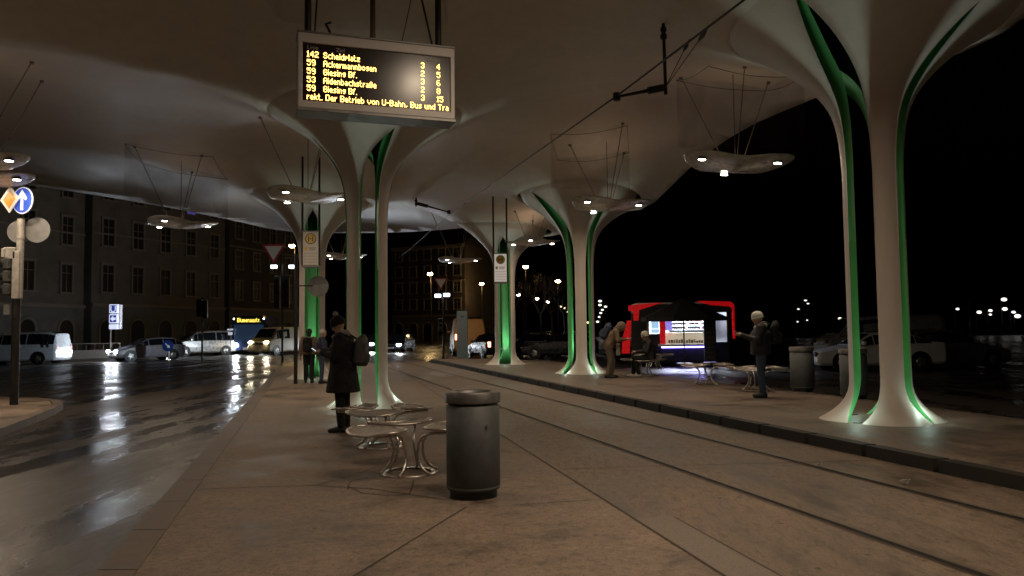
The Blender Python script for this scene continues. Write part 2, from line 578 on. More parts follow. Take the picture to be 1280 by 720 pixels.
def edist(x, y):
    m = 1e9
    n = len(OUT)
    for i in range(n):
        ax, ay = OUT[i - 1]; bx, by = OUT[i]
        dx, dy = bx - ax, by - ay
        t = max(0.0, min(1.0, ((x - ax) * dx + (y - ay) * dy) / (dx * dx + dy * dy)))
        m = min(m, math.hypot(x - ax - dx * t, y - ay - dy * t))
    return m


def F(x, y):
    z = HT
    for cx, cy in INFL:
        d = math.hypot(x - cx, y - cy)
        z -= 2.75 * math.exp(-max(d - 0.4, 0) / 2.5)
        if d < 3:
            z -= 0.055 / (max(d, 0.405) - 0.375) * (1 - d / 3)
    for (ax, ay), (bx, by), am, wd in RIDGES:
        dx, dy = bx - ax, by - ay
        t = max(0.0, min(1.0, ((x - ax) * dx + (y - ay) * dy) / (dx * dx + dy * dy)))
        d = math.hypot(x - ax - dx * t, y - ay - dy * t)
        z -= am * math.exp(-math.sqrt(d * d + 0.12) / wd) * max(0.0, min(1.0, (math.hypot(x - ax, y - ay) - 1.2) / 3.0))
    z -= (0.30 + 0.5 * max(0, min(1, (y - 11) / 6))) * math.exp(-edist(x, y) / 1.5)
    return z


def inside(x, y, pts):
    c = False
    for i in range(len(pts)):
        x0, y0 = pts[i]; x1, y1 = pts[i - 1]
        if (y0 > y) != (y1 > y) and x < (x1 - x0) * (y - y0) / (y1 - y0) + x0:
            c = not c
    return c


canopy = thing('canopy_shelter', 'huge pale tram stop roof flowing down into slotted trumpet columns with green insides', 'canopy', (0, 0, 0))
RP = 2.0        # radius where the column trumpets meet the roof sheet
NSEG = 12       # subdivisions across one leg


def column_frame(c):
    t = Vector((-c[0], -c[1], 0)).normalized()
    r = Vector((-t.y, t.x, 0))
    return t, r


def dirv(fr, a):
    t, r = fr
    return t * math.cos(a) + r * math.sin(a)


rings_rp = []
for key, C in COLS.items():
    c = Vector((*C['c'], 0))
    fr = column_frame(c)
    al = [R(a) for a in C['a']]
    n = len(al)
    W0 = R(24)
    prof = []        # (kind, r, z or None, thickness, edge blend, extra foot widening)
    for i in range(9):
        z = C['z'] + 0.62 * (i / 8) ** 1.5
        k = 1 - (z - C['z']) / 0.62
        prof.append(('z', R0 + 0.44 * k ** 2.6, z, 0.115 - 0.07 * k, 0.0, k ** 2.2))
    for z in (1.0, 1.6, 2.2, 2.75):
        prof.append(('z', R0, z, 0.115, 0.0, 0.0))
    rr = R0
    rl = [0.4205, 0.424, 0.43, 0.44, 0.455, 0.475, 0.50, 0.54, 0.59, 0.65, 0.73, 0.82, 0.92, 1.04, 1.18, 1.32, 1.46, 1.60, 1.72, 1.80, 1.86, 1.90, 1.95, RP]
    for r_ in rl:
        prof.append(('f', r_, None, 0.115 + 0.17 * min(1, (r_ - .42) / .3) * (1 - max(0, r_ - 1.3) / 1.2), r_, 0.0))
    legs = []
    ring_pts = []
    for k in range(n):
        a = al[k]
        nx = al[(k + 1) % n] + (2 * PI if k == n - 1 else 0)
        pv = al[k - 1] - (2 * PI if k == 0 else 0)
        mr, ml = (a + nx) / 2, (a + pv) / 2
        if 'bias' in C:
            if k == 0: mr += R(C['bias'])
            if k == 1: ml += R(C['bias'])
        rows_o, rows_i = [], []
        for (kind, r_, z, th, bl, foot) in prof:
            e = []
            for side, m_, gap in ((-1, ml, a - pv), (1, mr, nx - a)):
                ra = C.get('ra', 1.86 if gap > R(90) else 1.6)
                base = a + side * (W0 + foot * max(0.0, min(R(20), (gap - 2 * W0) / 2 - R(1.5))))
                if kind == 'f':
                    t = min(1, max(0, (r_ - R0) / (ra - R0)))
                    t = t ** (0.62 if 'ra' not in C else 0.75)
                    base = base + (m_ - base) * (t if t < 1 else 1)
                e.append(base)
            ro, ri = [], []
            for j in range(NSEG + 1):
                u = j / NSEG
                an = e[0] + (e[1] - e[0]) * u
                tipk = 1 - foot * 0.13 * max(0, abs(2 * u - 1) - .3) / .7
                d = dirv(fr, an)
                po = c + d * (r_ * tipk)
                if kind == 'f':
                    po.z = F(po.x, po.y)
                    po.z = max(po.z, 2.9 + (r_ - .42) * 2)
                    # inward normal of the shell
                    h = 0.02
                    p2 = c + d * (r_ + h)
                    sl = (F(p2.x, p2.y) - F(po.x, po.y)) / h
                    sl = max(0.0, min(sl, 60))
                    nrm = Vector((-d.x * sl, -d.y * sl, 1)).normalized()
                else:
                    po.z = z
                    k2 = max(0.0, 1 - (z - C['z']) / 0.62)
                    nrm = Vector((-d.x, -d.y, -1.5 * k2)).normalized()
                pi_ = po + nrm * th
                pi_.z = max(pi_.z, C['z'] - 0.02)
                ro.append(po); ri.append(pi_)
            rows_o.append(ro); rows_i.append(ri)
        legs.append((rows_o, rows_i))
        ring_pts += [(p.x, p.y) for p in rows_o[-1][:-1]]
    rings_rp.append(ring_pts)
    colp = MB()
    SPLIT = 12
    trumpet = MB()
    leg_mbs = []
    def strips(mbx, ro, ri, s0, s1, lastopen):
        m = NSEG + 1
        cnt = s1 - s0 + 1
        vs = [p for r_ in ro[s0:s1 + 1] for p in r_] + [p for r_ in ri[s0:s1 + 1] for p in r_]
        off = cnt * m
        mbx.cur = 0
        fo, fi, fs = [], [], []
        for i in range(cnt - 1):
            for j in range(NSEG):
                q = (i * m + j, (i + 1) * m + j, (i + 1) * m + j + 1, i * m + j + 1)
                fo.append(q[::-1])
                fi.append(tuple(x + off for x in q))
        mbx.cur = 0; mbx.add(vs, fo, True)
        mbx.cur = 1; mbx.add(vs, fi, True)
        # side faces
        for j in (0, NSEG):
            vs2, f2 = [], []
            for i in range(cnt):
                vs2 += [ro[s0 + i][j], ri[s0 + i][j]]
            for i in range(cnt - 1):
                closed = False
                f = (2 * i, 2 * i + 1, 2 * i + 3, 2 * i + 2)
                f2.append(f if j == 0 else f[::-1])
            mbx.cur = 1
            mbx.add(vs2, f2, True)
    for k in range(n):
        strips(trumpet, legs[k][0], legs[k][1], SPLIT, len(prof) - 1, False)
    part = trumpet.build('column', [M_WHITE, M_GREEN], canopy)
    bm = bmesh.new(); bm.from_mesh(part.data)
    # weld the outer skins where the slots have closed; drop the inner walls there
    bmesh.ops.remove_doubles(bm, verts=bm.verts, dist=0.002)
    kill = [f for f in bm.faces if f.calc_area() < 1e-7]
    bmesh.ops.delete(bm, geom=kill, context='FACES')
    bm.to_mesh(part.data); bm.free()
    for k in range(n):
        lm = MB()
        strips(lm, legs[k][0], legs[k][1], 0, SPLIT, True)
        o = lm.build('leg', [M_WHITE, M_GREEN], part)
    # floor uplight in the middle of the column
    ul = MB()
    ul.lathe([(0.13, -0.01), (0.13, 0.03), (0.10, 0.035)], (c.x, c.y, C['z']), 20)
    u = ul.build('floor_light', M_DARK, part)
    for (kind_, z_, en_) in (('SPOT', 0.10, 190), ('POINT', 0.6, 2.0)):
        ld = bpy.data.lights.new('floor_light_beam', kind_)
        ld.energy = en_
        ld.color = (0.80, 1.0, 0.88)
        ld.shadow_soft_size = 0.04
        if kind_ == 'SPOT':
            ld.spot_size = R(58); ld.spot_blend = 0.9
        lo = bpy.data.objects.new('floor_light_beam', ld)
        COL.objects.link(lo); lo.location = (c.x, c.y, C['z'] + z_)
        if kind_ == 'SPOT': lo.rotation_euler = (R(180), 0, 0)
        lo.parent = part

    for k in range(n):
        nx = al[(k + 1) % n] + (2 * PI if k == n - 1 else 0)
        d = dirv(fr, (al[k] + nx) / 2)
        gl = MB(); gl.lathe([(0.06, -0.01), (0.06, 0.008), (0.045, 0.010)], (c.x + d.x * .66, c.y + d.y * .66, C['z']), 16)
        gl.build('slot_light', M_DARK, part)
        ld = bpy.data.lights.new('slot_light_beam', 'POINT'); ld.energy = 2.4; ld.color = (0.74, 1.0, 0.86); ld.shadow_soft_size = 0.03
        lo = bpy.data.objects.new('slot_light_beam', ld); COL.objects.link(lo); lo.location = (c.x + d.x * .66, c.y + d.y * .66, C['z'] + 0.24); lo.parent = part

# roof sheet: constrained triangulation with a round hole at each column
v2, e2 = [], []
def loop(pts):
    o = len(v2)
    v2.extend(Vector(p) for p in pts)
    e2.extend((o + i, o + (i + 1) % len(pts)) for i in range(len(pts)))
loop(OUT)
for rp in rings_rp:
    loop(rp)
cc = [C['c'] for C in COLS.values()]
for (cx, cy) in cc:
    r_ = RP + 0.22
    while r_ < 4.4:
        n = int(2 * PI * r_ / 0.32)
        for k in range(n):
            a = 2 * PI * (k + 0.5 * (int(r_ * 10) % 2)) / n
            x, y = cx + r_ * math.cos(a), cy + r_ * math.sin(a)
            if inside(x, y, OUT) and min(math.hypot(x - p[0], y - p[1]) for p in cc) > r_ - 1e-3:
                v2.append(Vector((x, y)))
        r_ += 0.28
y = -5.9
while y < 42:
    x = -22.2 + 0.3 * (int(y * 2) % 2)
    while x < 11:
        if inside(x, y, OUT) and min(math.hypot(x - p[0], y - p[1]) for p in cc) > 4.4:
            v2.append(Vector((x, y)))
        x += 0.6
    y += 0.5
ov, oe, of, _, _, _ = delaunay_2d_cdt(v2, e2, [], 0, 1e-5)
rb = MB(); rb.smooth = True
vs = [(p.x, p.y, F(p.x, p.y)) for p in ov]
fs = []
for f in of:
    cx = sum(ov[i].x for i in f) / len(f); cy = sum(ov[i].y for i in f) / len(f)
    if not inside(cx, cy, OUT): continue
    if any(inside(cx, cy, rp) for rp in rings_rp): continue
    fs.append(tuple(f)[::-1])
rb.add(vs, fs)
roof = rb.build('roof_shell', [M_WHITE, M_WHITE], canopy)
bm = bmesh.new(); bm.from_mesh(roof.data)
bmesh.ops.delete(bm, geom=[v for v in bm.verts if not v.link_faces], context='VERTS')
bm.to_mesh(roof.data); bm.free()
sm_ = roof.modifiers.new('solid', 'SOLIDIFY'); sm_.thickness = 0.13; sm_.offset = -1.0

# ------------------------------------------------------------------ hanging lamps
def make_dish():
    root = thing('hanging_lamp', 'x', 'lamp')
    b = MB(); b.smooth = True
    n = 48
    def rad(a): return 1.0 + 0.17 * math.cos(3 * a)
    under = [(0.02, -0.17), (0.10, -0.165), (0.2, -0.135), (0.4, -0.105), (0.62, -0.08), (0.82, -0.048), (0.95, -0.02), (1.0, 0.0)]
    top = [(1.0, 0.012), (0.9, 0.035), (0.6, 0.05), (0.3, 0.07), (0.02, 0.08)]
    vs, fs = [], []
    lv = under + top
    for (q, z) in lv:
        for k in range(n):
            a = 2 * PI * k / n
            r_ = q * (1 + (rad(a) - 1) * q * q)
            lift = 0.06 * q * q * math.cos(3 * a)
            vs.append((r_ * math.cos(a), r_ * math.sin(a), z + lift))
    for i in range(len(lv) - 1):
        for k in range(n):
            j = (k + 1) % n
            fs.append((i * n + k, i * n + j, (i + 1) * n + j, (i + 1) * n + k))
    fs.append(tuple(range(n - 1, -1, -1))); fs.append(tuple(range((len(lv) - 1) * n, len(lv) * n)))
    b.add(vs, fs)
    b.build('dish', M_DISH, root)
    for k in range(3):
        a = 2 * PI * k / 3
        x, y = 0.86 * math.cos(a), 0.86 * math.sin(a)
        h = MB(); h.lathe([(0.05, -0.0), (0.085, -0.02), (0.09, -0.058), (0.075, -0.058)], (x, y, 0.0), 20)
        ho = h.build('spotlight', M_STEEL, root)
        l = MB(); l.disc((x, y, -0.058), 0.070, n=20, th=0.012)
        l.build('lens', M_LENS, ho)
    return root


LAMPPOWER = 25
dish0 = make_dish()
lamps = []
def dish(px, py, z, rot, label, tilt=0.0, loc=None, powr=1.0, up=1.0):
    p = Vector(loc) if loc else G(px, py, z)
    o = copy_tree(dish0)
    o.location = p
    o.rotation_euler = (tilt, 0, rot)
    o['label'] = label
    o['group'] = 'hanging lamp dishes under the canopy'
    m = Matrix.Translation(p) @ Matrix.Rotation(rot, 4, 'Z') @ Matrix.Rotation(tilt, 4, 'X')
    mi = m.inverted()
    cb = MB()
    for k in range(3):
        a = 2 * PI * k / 3 + PI / 3
        q = m @ Vector((0.22 * math.cos(a), 0.22 * math.sin(a), 0.05))
        d = Vector((math.cos(a + rot), math.sin(a + rot), 0))
        t = q + d * 0.9
        zt = F(t.x, t.y)
        for _ in range(3):
            t = q + d * ((zt - q.z) * 0.45)
            zt = F(t.x, t.y)
        t.z = zt
        if not inside(t.x, t.y, OUT): 
            t = q + Vector((0, 0, 1)); t.z = F(t.x, t.y)
        cb = MB()
        cb.tube([mi @ q, mi @ t], 0.011, 6)
        cb.lathe([(0.04, -0.05), (0.04, 0.0)], mi @ t, 10)
        cb.build('suspension_rod', M_CABLE, o)
    cb = MB()
    cb.tube([mi @ (p + Vector((0.05, 0.1, 0.05))), mi @ Vector((p.x + 0.05, p.y + 0.1, F(p.x, p.y)))], 0.008, 6)
    cb.build('power_cable', M_DARK, o)
    for k in range(3):
        a = 2 * PI * k / 3
        ld = bpy.data.lights.new('spot_beam', 'AREA')
        ld.shape = 'DISK'; ld.size = 0.12
        ld.energy = LAMPPOWER * powr
        ld.color = (1.0, 0.77, 0.54)
        lo = bpy.data.objects.new('spot_beam', ld)
        COL.objects.link(lo); lo.parent = o
        lo.location = (0.86 * math.cos(a), 0.86 * math.sin(a), -0.070)
    ld = bpy.data.lights.new('added_uplight', 'AREA'); ld.shape = 'DISK'; ld.size = 0.5; ld.energy = 6.5 * powr * up * (0.35 if p.x < -4.6 else 0.55 if p.y > 9 else 1.5); ld.color = (1.0, 0.70, 0.46)  # added upward light, only there to brighten the roof underside
    lo = bpy.data.objects.new('added_uplight', ld); COL.objects.link(lo); lo.parent = o; lo.location = (0, 0, 0.13); lo.rotation_euler = (R(180), 0, 0)
    lamps.append(p)
    return o


dish(918, 204, 4.85, R(88), 'white hanging lamp dish against the black sky at the right roof edge', R(4))
dish(758, 256, 4.85, R(-12), 'white hanging lamp dish in front of the green lit column', R(-2))
dish(665, 302, 4.85, R(25), 'small hanging lamp dish above the sign by the furthest right column')
dish(572, 325, 4.85, R(0), 'small hanging lamp dish low against the dark end of the roof')
dish(222, 279, 4.85, R(90 + 180), 'hanging lamp dish in front of the dark house facade')
dish(381, 245, 4.85, R(90 + 165), 'hanging lamp dish left of the near left column, above the bus stop sign')
dish(425, 320, 4.85, R(10), 'tiny distant hanging lamp dish seen right of the far left column')
dish(-46, 198, 4.85, R(0), 'hanging lamp dish cut by the left picture edge, the higher of two')
dish(-30, 222, 4.85, R(0), 'hanging lamp dish above the blue arrow sign, the lower of two')
# lamps just outside the frame that light the foreground
dish(0, 0, 4.8, R(20), 'hanging lamp dish over the near track, out of frame', loc=(5.8, 4.2, 4.85), powr=0.9)
dish(0, 0, 4.8, R(40), 'hanging lamp dish over the bus road, out of frame', loc=(-7.4, 5.6, 4.85), powr=0.42)

# bird nets around some lamp rods
net = bpy.data.materials.new('bird_net')
net.use_nodes = True
nt = net.node_tree
pb = nt.nodes['Principled BSDF']; pb.inputs['Base Color'].default_value = (0.05, 0.035, 0.03, 1); pb.inputs['Roughness'].default_value = 0.9
tr = nt.nodes.new('ShaderNodeBsdfTransparent'); mxs = nt.nodes.new('ShaderNodeMixShader')
tcn = nt.nodes.new('ShaderNodeTexCoord')
wx = nd(nt, 'TexNoise', Scale=1.3, Detail=2.0)
nt.links.new(tcn.outputs['Object'], wx.inputs['Vector'])
rm = nd(nt, 'MapRange'); rm.inputs['From Min'].default_value = 0.35; rm.inputs['From Max'].default_value = 0.65
rm.inputs['To Min'].default_value = 0.03; rm.inputs['To Max'].default_value = 0.16
nt.links.new(wx.outputs['Fac'], rm.inputs['Value'])
nt.links.new(rm.outputs['Result'], mxs.inputs[0]); nt.links.new(tr.outputs[0], mxs.inputs[1]); nt.links.new(pb.outputs[0], mxs.inputs[2])
nt.links.new(mxs.outputs[0], nt.nodes['Material Output'].inputs['Surface'])
MATS['bird_net'] = net
def netbox(p, w, d, rz, drop, label):
    root = thing('bird_net', label, 'net', (p[0], p[1], 0), rz, 'bird nets hung under the roof')
    m = Matrix.Translation((p[0], p[1], 0)) @ Matrix.Rotation(rz, 4, 'Z')
    mb = MB(); rope = MB()
    cor = [(-w / 2, -d / 2), (w / 2, -d / 2), (w / 2, d / 2), (-w / 2, d / 2)]
    for i in range(4):
        a, c = Vector(cor[i]), Vector(cor[(i + 1) % 4])
        vs, fs = [], []
        N = 10
        low = []
        for k in range(N + 1):
            q = a.lerp(c, k / N)
            wq = m @ Vector((q.x, q.y, 0))
            zt = F(wq.x, wq.y)
            sag = 0.10 * math.sin(PI * k / N)
            vs += [(q.x, q.y, zt - 0.01 - 0.0), (q.x, q.y, zt - drop - sag)]
            low.append((q.x, q.y, zt - 0.06 - sag))
        for k in range(N):
            fs.append((2 * k, 2 * k + 1, 2 * k + 3, 2 * k + 2))
        mb.add(vs, fs, True)
        rope.tube(low, 0.006, 5)
    mb.build('netting', net, root)
    rope.build('edge_rope', M_DARK, root)
netbox(G(222, 279, 4.85)[:2], 2.5, 1.6, R(5), 1.5, 'thin sagging bird net above the lamp dish by the dark facade')
netbox(G(925, 204, 4.85)[:2], 2.0, 1.6, R(10), 1.5, 'thin bird net above the lamp dish at the right roof edge')
netbox(G(740, 256, 4.85)[:2], 2.0, 1.6, R(-10), 1.5, 'thin bird net above the lamp dish by the green lit column')
netbox((-1.75, 8.6), 2.0, 1.2, R(0), 2.0, 'large bird net hanging from the roof behind the departure board')

# ------------------------------------------------------------------ departure board
FONT = {
 '0': '01110 10001 10011 10101 11001 10001 01110', '1': '010 110 010 010 010 010 111', '2': '01110 10001 00001 00110 01000 10000 11111',
 '3': '01110 10001 00001 00110 00001 10001 01110', '4': '00010 00110 01010 10010 11111 00010 00010', '5': '11111 10000 11110 00001 00001 10001 01110',
 '6': '01110 10000 10000 11110 10001 10001 01110', '8': '01110 10001 10001 01110 10001 10001 01110', '9': '01110 10001 10001 01111 00001 00001 01110',
 'S': '01110 10001 10000 01110 00001 10001 01110', 'A': '01110 10001 10001 11111 10001 10001 10001', 'G': '01110 10001 10000 10111 10001 10001 01110',
 'B': '11110 10001 10001 11110 10001 10001 11110', 'D': '11110 10001 10001 10001 10001 10001 11110', 'U': '10001 10001 10001 10001 10001 10001 01110',
 'T': '11111 00100 00100 00100 00100 00100 00100', 'a': '0000 0000 0110 0001 0111 1001 0111', 'b': '1000 1000 1110 1001 1001 1001 1110',
 'c': '0000 0000 0111 1000 1000 1000 0111', 'd': '0001 0001 0111 1001 1001 1001 0111', 'e': '0000 0000 0110 1001 1111 1000 0111',
 'f': '011 100 110 100 100 100 100', 'g': '0000 0000 0111 1001 0111 0001 0110', 'h': '1000 1000 1110 1001 1001 1001 1001',
 'i': '1 0 1 1 1 1 1', 'k': '1000 1000 1001 1010 1100 1010 1001', 'l': '1 1 1 1 1 1 1', 'm': '00000 00000 11010 10101 10101 10101 10101',
 'n': '0000 0000 1110 1001 1001 1001 1001', 'o': '0000 0000 0110 1001 1001 1001 0110', 'p': '0000 0000 1110 1001 1110 1000 1000',
 'r': '000 000 101 110 100 100 100', 's': '0000 0000 0111 1000 0110 0001 1110', 't': '100 100 110 100 100 100 011',
 'u': '0000 0000 1001 1001 1001 1001 0111', 'v': '00000 00000 10001 10001 10001 01010 00100', 'z': '0000 0000 1111 0001 0110 1000 1111',
 'ß': '0110 1001 1001 1010 1001 1001 1010', '.': '0 0 0 0 0 0 1', ',': '00 00 00 00 00 01 10', '-': '000 000 000 111 000 000 000', ' ': '00 00 00 00 00 00 00',
 'H': '10001 10001 10001 11111 10001 10001 10001', 'L': '1000 1000 1000 1000 1000 1000 1111', 'Z': '11111 00001 00010 00100 01000 10000 11111', 'M': '10001 11011 10101 10101 10001 10001 10001',
}


def led(mb, text, x, z, cx, cz, y, width=None, fill=1.0):
    tot = sum(len(FONT[ch].split()[0]) + 1 for ch in text) - 1
    if width:
        cx = width / tot
    for ch in text:
        rows = FONT[ch].split()
        for j, row in enumerate(rows):
            for i, q in enumerate(row):
                if q == '1':
                    px, pz = x + i * cx, z - j * cz
                    mb.add([(px, y, pz - cz * fill), (px + cx * fill, y, pz - cz * fill), (px + cx * fill, y, pz), (px, y, pz)], [(0, 1, 2, 3)])
        x += (len(rows[0]) + 1) * cx
    return mb


def textobj(name, body, size, loc, rot, m, parent, align='LEFT', ext=0.001):
    cu = bpy.data.curves.new(name, 'FONT')
    cu.body = body; cu.size = size; cu.align_x = align; cu.extrude = ext
    cu.materials.append(m)
    tmp = bpy.data.objects.new(name + '_tmp', cu)
    me = bpy.data.meshes.new_from_object(tmp)
    bpy.data.objects.remove(tmp)
    me.name = name
    o = bpy.data.objects.new(name, me)
    COL.objects.link(o); o.parent = parent; o.location = loc; o.rotation_euler = rot
    return o


M_LED = mat('led_amber', (0.1, 0.05, 0.0), 0.5, emit=(1.0, 0.60, 0.14), es=5)
M_SCREEN = mat('display_glass', (0.014, 0.009, 0.007), 0.24, var=0.1, rvar=0.01, spec=0.5)
M_HDR = mat('faded_white_print', (0.35, 0.33, 0.32), 0.5)
BW, BH = 1.53, 0.70
bc = P(471, 102.5, 7.5)
yaw = R(19)
board = thing('departure_board', 'hanging tram stop departure board with glowing amber text in a grey frame', 'display board', (bc.x, bc.y, bc.z), yaw)
fb = MB()
t_ = 0.07
fb.box((0, 0.0, BH / 2 - t_ / 2 + .02), (BW, 0.26, t_ + .04)); fb.box((0, 0, -BH / 2 + t_ / 2), (BW, 0.26, t_))
fb.box((-BW / 2 + .022, 0, 0.0), (.044, .256, BH - .12)); fb.box((BW / 2 - .022, 0, 0.0), (.044, .256, BH - .12))
fb.box((0, 0.06, 0), (BW - 0.06, 0.12, BH - 0.1))
fb.build('frame', M_FRAME, board, bevel=0.008)
lip = MB(); lip.box((0, 0.0, -BH / 2 - 0.018), (BW + 0.01, 0.29, 0.03)); lip.box((0, 0.0, BH / 2 + 0.032), (BW + 0.01, 0.28, 0.02))
lip.build('edge_trim', M_STEEL, board, bevel=0.004)
s = MB(); s.box((0, -0.103, -0.005), (BW - 0.09, 0.01, BH - 0.13)); scr = s.build('screen', M_SCREEN, board)
DX0 = -BW / 2 + 0.085
pxm = BW / 200.0
rows = [('142', 'Scheidplatz', '3', '4'), ('59', 'Ackermannbogen', '2', '5'), ('59', 'Giesing Bf.', '3', '6'), ('53', 'Aidenbachstraße', '2', '8'), ('59', 'Giesing Bf.', '3', '15')]
czl = 0.0085
for i, (a, bb, c1, c2) in enumerate(rows):
    z = 0.205 - i * 0.082
    mb = MB()
    cx = 0.0072
    led(mb, a, DX0, z, cx, czl, -0.112)
    led(mb, bb, DX0 + 20 * pxm, z, cx, czl, -0.112)
    led(mb, c1, DX0 + 144 * pxm, z, cx, czl, -0.112)
    led(mb, c2, DX0 + 165 * pxm, z, cx, czl, -0.112)
    mb.build('text_row', M_LED, scr)
mb = MB(); led(mb, 'rekt. Der Betrieb von U-Bahn, Bus und Tra', DX0, 0.205 - 5 * 0.082, 0.007, czl, -0.112, width=BW - 0.15)
mb.build('text_row', M_LED, scr)
textobj('heading', 'Linie', 0.055, (DX0, -0.112, 0.222), (R(90), 0, 0), M_HDR, scr)
textobj('heading', 'Ziel', 0.055, (DX0 + 0.27, -0.112, 0.222), (R(90), 0, 0), M_HDR, scr)
textobj('heading', 'Abfahrt', 0.055, (DX0 + 1.13, -0.112, 0.222), (R(90), 0, 0), M_HDR, scr)
hz = F(bc.x, bc.y) - bc.z
for x in (-0.66, 0.64):
    h = MB(); h.tube([(x, 0.05, BH / 2), (x, 0.05, hz)], 0.033, 10); h.build('hanging_rod', M_DARK, board)
h = MB(); h.tube([(-0.02, 0.12, BH / 2), (-0.02, 0.12, hz)], 0.028, 10); h.build('conduit', mat('brown_conduit', (0.10, 0.07, 0.05), 0.6), board)
h = MB()
h.tube([(0.60, 0.05, BH / 2), (0.40, 0.1, 1.3), (0.3, 0.1, hz)], 0.011, 6)
h.tube([(-0.60, 0.05, BH / 2 + .03), (-0.56, 0.1, 1.0), (-0.42, 0.1, 1.6), (-.4, .1, hz)], 0.009, 6)
h.tube([(-0.42, 0.05, BH / 2), (-0.45, 0.05, BH / 2 + 0.12), (-0.49, 0.05, BH / 2 + 0.2), (-0.44, 0.05, BH / 2 + 0.22)], 0.014, 6)
h.tube([(0.24, 0.05, BH / 2), (0.45, 0.3, 1.2)], 0.005, 5)
h.tube([(0.69, 0.05, BH / 2 + .02), (0.71, 0.05, BH / 2 + 0.07), (0.75, 0.05, BH / 2 + 0.05), (0.75, 0.05, BH / 2)], 0.009, 6)
h.build('cable', M_DARK, board)
# a lamp dish out of frame whose light mirrors in the glass
nrm = Vector((math.sin(yaw), -math.cos(yaw), 0))
gp = P(524, 98, 7.45)
dd = (gp - Vector((0, 0, CAMZ))).normalized()
rf = dd - 2 * dd.dot(nrm) * nrm
tt = (4.77 - gp.z) / rf.z
lp = gp + rf * tt
dish(0, 0, 0, R(180), 'hanging lamp dish over the departure board, out of frame', loc=(lp.x + 0.86, lp.y, 4.85), powr=1.45)
def remove_tree(o):
    for ch in children(o): remove_tree(ch)
    bpy.data.objects.remove(o)
remove_tree(dish0)

# ------------------------------------------------------------------ tram contact wire
def wire_x(Y): return (RAILN(Y) + RAILF(Y)) / 2 + 0.0
wp = [P(985, -43, 7.6), P(930, 0, 8.5), P(771, 120, 12.2), P(640, 212, 18.5), P(562, 268, 27.0)]
root = thing('contact_wire', 'thin black tram contact wire running diagonally under the roof', 'wire', wp[0])
o0 = wp[0]
b = MB()
near = P(985, -43, 7.6); dirn = (P(771, 120, 12.2) - near).normalized()
b.tube([near - dirn * 9 - o0] + [p - o0 for p in wp], 0.016, 6)
b.tube([wp[-1] - o0, wp[-1] + Vector((-0.26, 1, 0.0)) * 16 - o0], 0.008, 6)
b.build('wire', M_BLACK, root)
def wire_arm(pw, ptop, pbot, label, extra):
    r = thing('wire_support', label, 'wire support', pbot, 0, 'supports holding the contact wire under the roof')
    zt = F(ptop.x, ptop.y)
    d = lambda p: p - pbot
    b = MB()
    top = Vector((ptop.x, ptop.y, zt))
    b.tube([d(top), Vector((0, 0, -0.12))], 0.028, 8)
    b.lathe([(0.055, 0), (0.055, 0.06), (0.03, 0.09), (0.055, 0.14), (0.04, 0.2)], d(top) - Vector((0, 0, 0.25)), 10)
    b.build('hanger_rod', M_DARK, r)
    b = MB(); b.tube([Vector((0, 0, 0)), d(pw)], [0.036, 0.022], 8); b.lathe([(0.06, -0.06), (0.06, 0.06)], d(pw), 8)
    q = d(pw) * 0.12
    b.tube([q * 0.4, q * 3], 0.06, 8)
    b.build('bracket_arm', M_DARK, r)
    for e in extra:
        b = MB(); b.tube([Vector((0, 0, 0)), d(e)], 0.008, 5)
        m_ = d(e) * 0.86
        b.tube([d(e) * 0.78, m_, d(e) * 0.94], [0.014, 0.035, 0.014], 6)
        b.build('guy_wire', M_DARK, r)
    return r
wire_arm(P(771, 121, 12.2), P(829, 24, 12.3), P(832, 109, 12.3), 'black hanger rod and bracket arm holding the contact wire at upper right', [P(862, 49, 11.0), P(887, 32, 10.0)])
wire_arm(P(561, 265, 27.0), P(520, 212, 27), P(520, 254, 27.0), 'distant black hanger rod and bracket arm left of the wire', [P(497, 216, 26.5)])

# ------------------------------------------------------------------ litter bins
def make_bin():
    root = thing('litter_bin', 'x', 'bin')
    H, r = 0.95, 0.245
    b = MB(); b.lathe([(0.215, 0.0), (0.215, 0.075)], n=48); b.build('base', M_BLACK, root)
    b = MB(); b.lathe([(0.20, 0.07), (r - 0.012, 0.07), (r, 0.085), (r, 0.10), (r - 0.004, 0.105), (r, 0.11), (r, H - 0.125), (r - 0.01, H - 0.12)], n=64)
    b.build('body', M_BIN, root)
    b = MB(); b.lathe([(r - 0.02, H - 0.125), (r - 0.02, H - 0.10)], n=48); b.build('shadow_gap', M_BLACK, root)
    b = MB(); b.lathe([(r - 0.01, H - 0.105), (r + 0.008, H - 0.10), (r + 0.008, H - 0.09), (r + 0.008, H - 0.012), (r - 0.002, H), (0.175, H - 0.004), (0.17, H - 0.05)], n=64, cap=False)
    b.build('rim', M_STEEL, root)
    b = MB(); b.lathe([(0.168, H - 0.08), (0.168, H - 0.03)], n=40, sy=1.0); b.build('opening', M_BLACK, root)
    b = MB(); b.lathe([(0.012, 0), (0.012, 0.012)], n=12); b.xform(Matrix.Translation((r * math.cos(R(-58)), r * math.sin(R(-58)), H - 0.30)) @ Matrix.Rotation(R(32), 4, 'Z') @ Matrix.Rotation(R(90), 4, 'X'))
    b.build('lock', M_STEEL, root)
    return root
bin0 = make_bin()
p = G(592, 619.5, 0); bin0.location = p; bin0['label'] = 'large dark grey cylindrical litter bin in the foreground beside the steel bench'
bin0['group'] = 'grey litter bins on the platforms'
for px, py, l in ((1003.5, 489, 'grey litter bin standing right of the person in the white hat'), (1068, 498, 'grey litter bin partly behind the thin left leg of the near right column')):
    o = copy_tree(bin0); o.location = G(px, py, 0.127); o['label'] = l; o.rotation_euler = (0, 0, R(150))

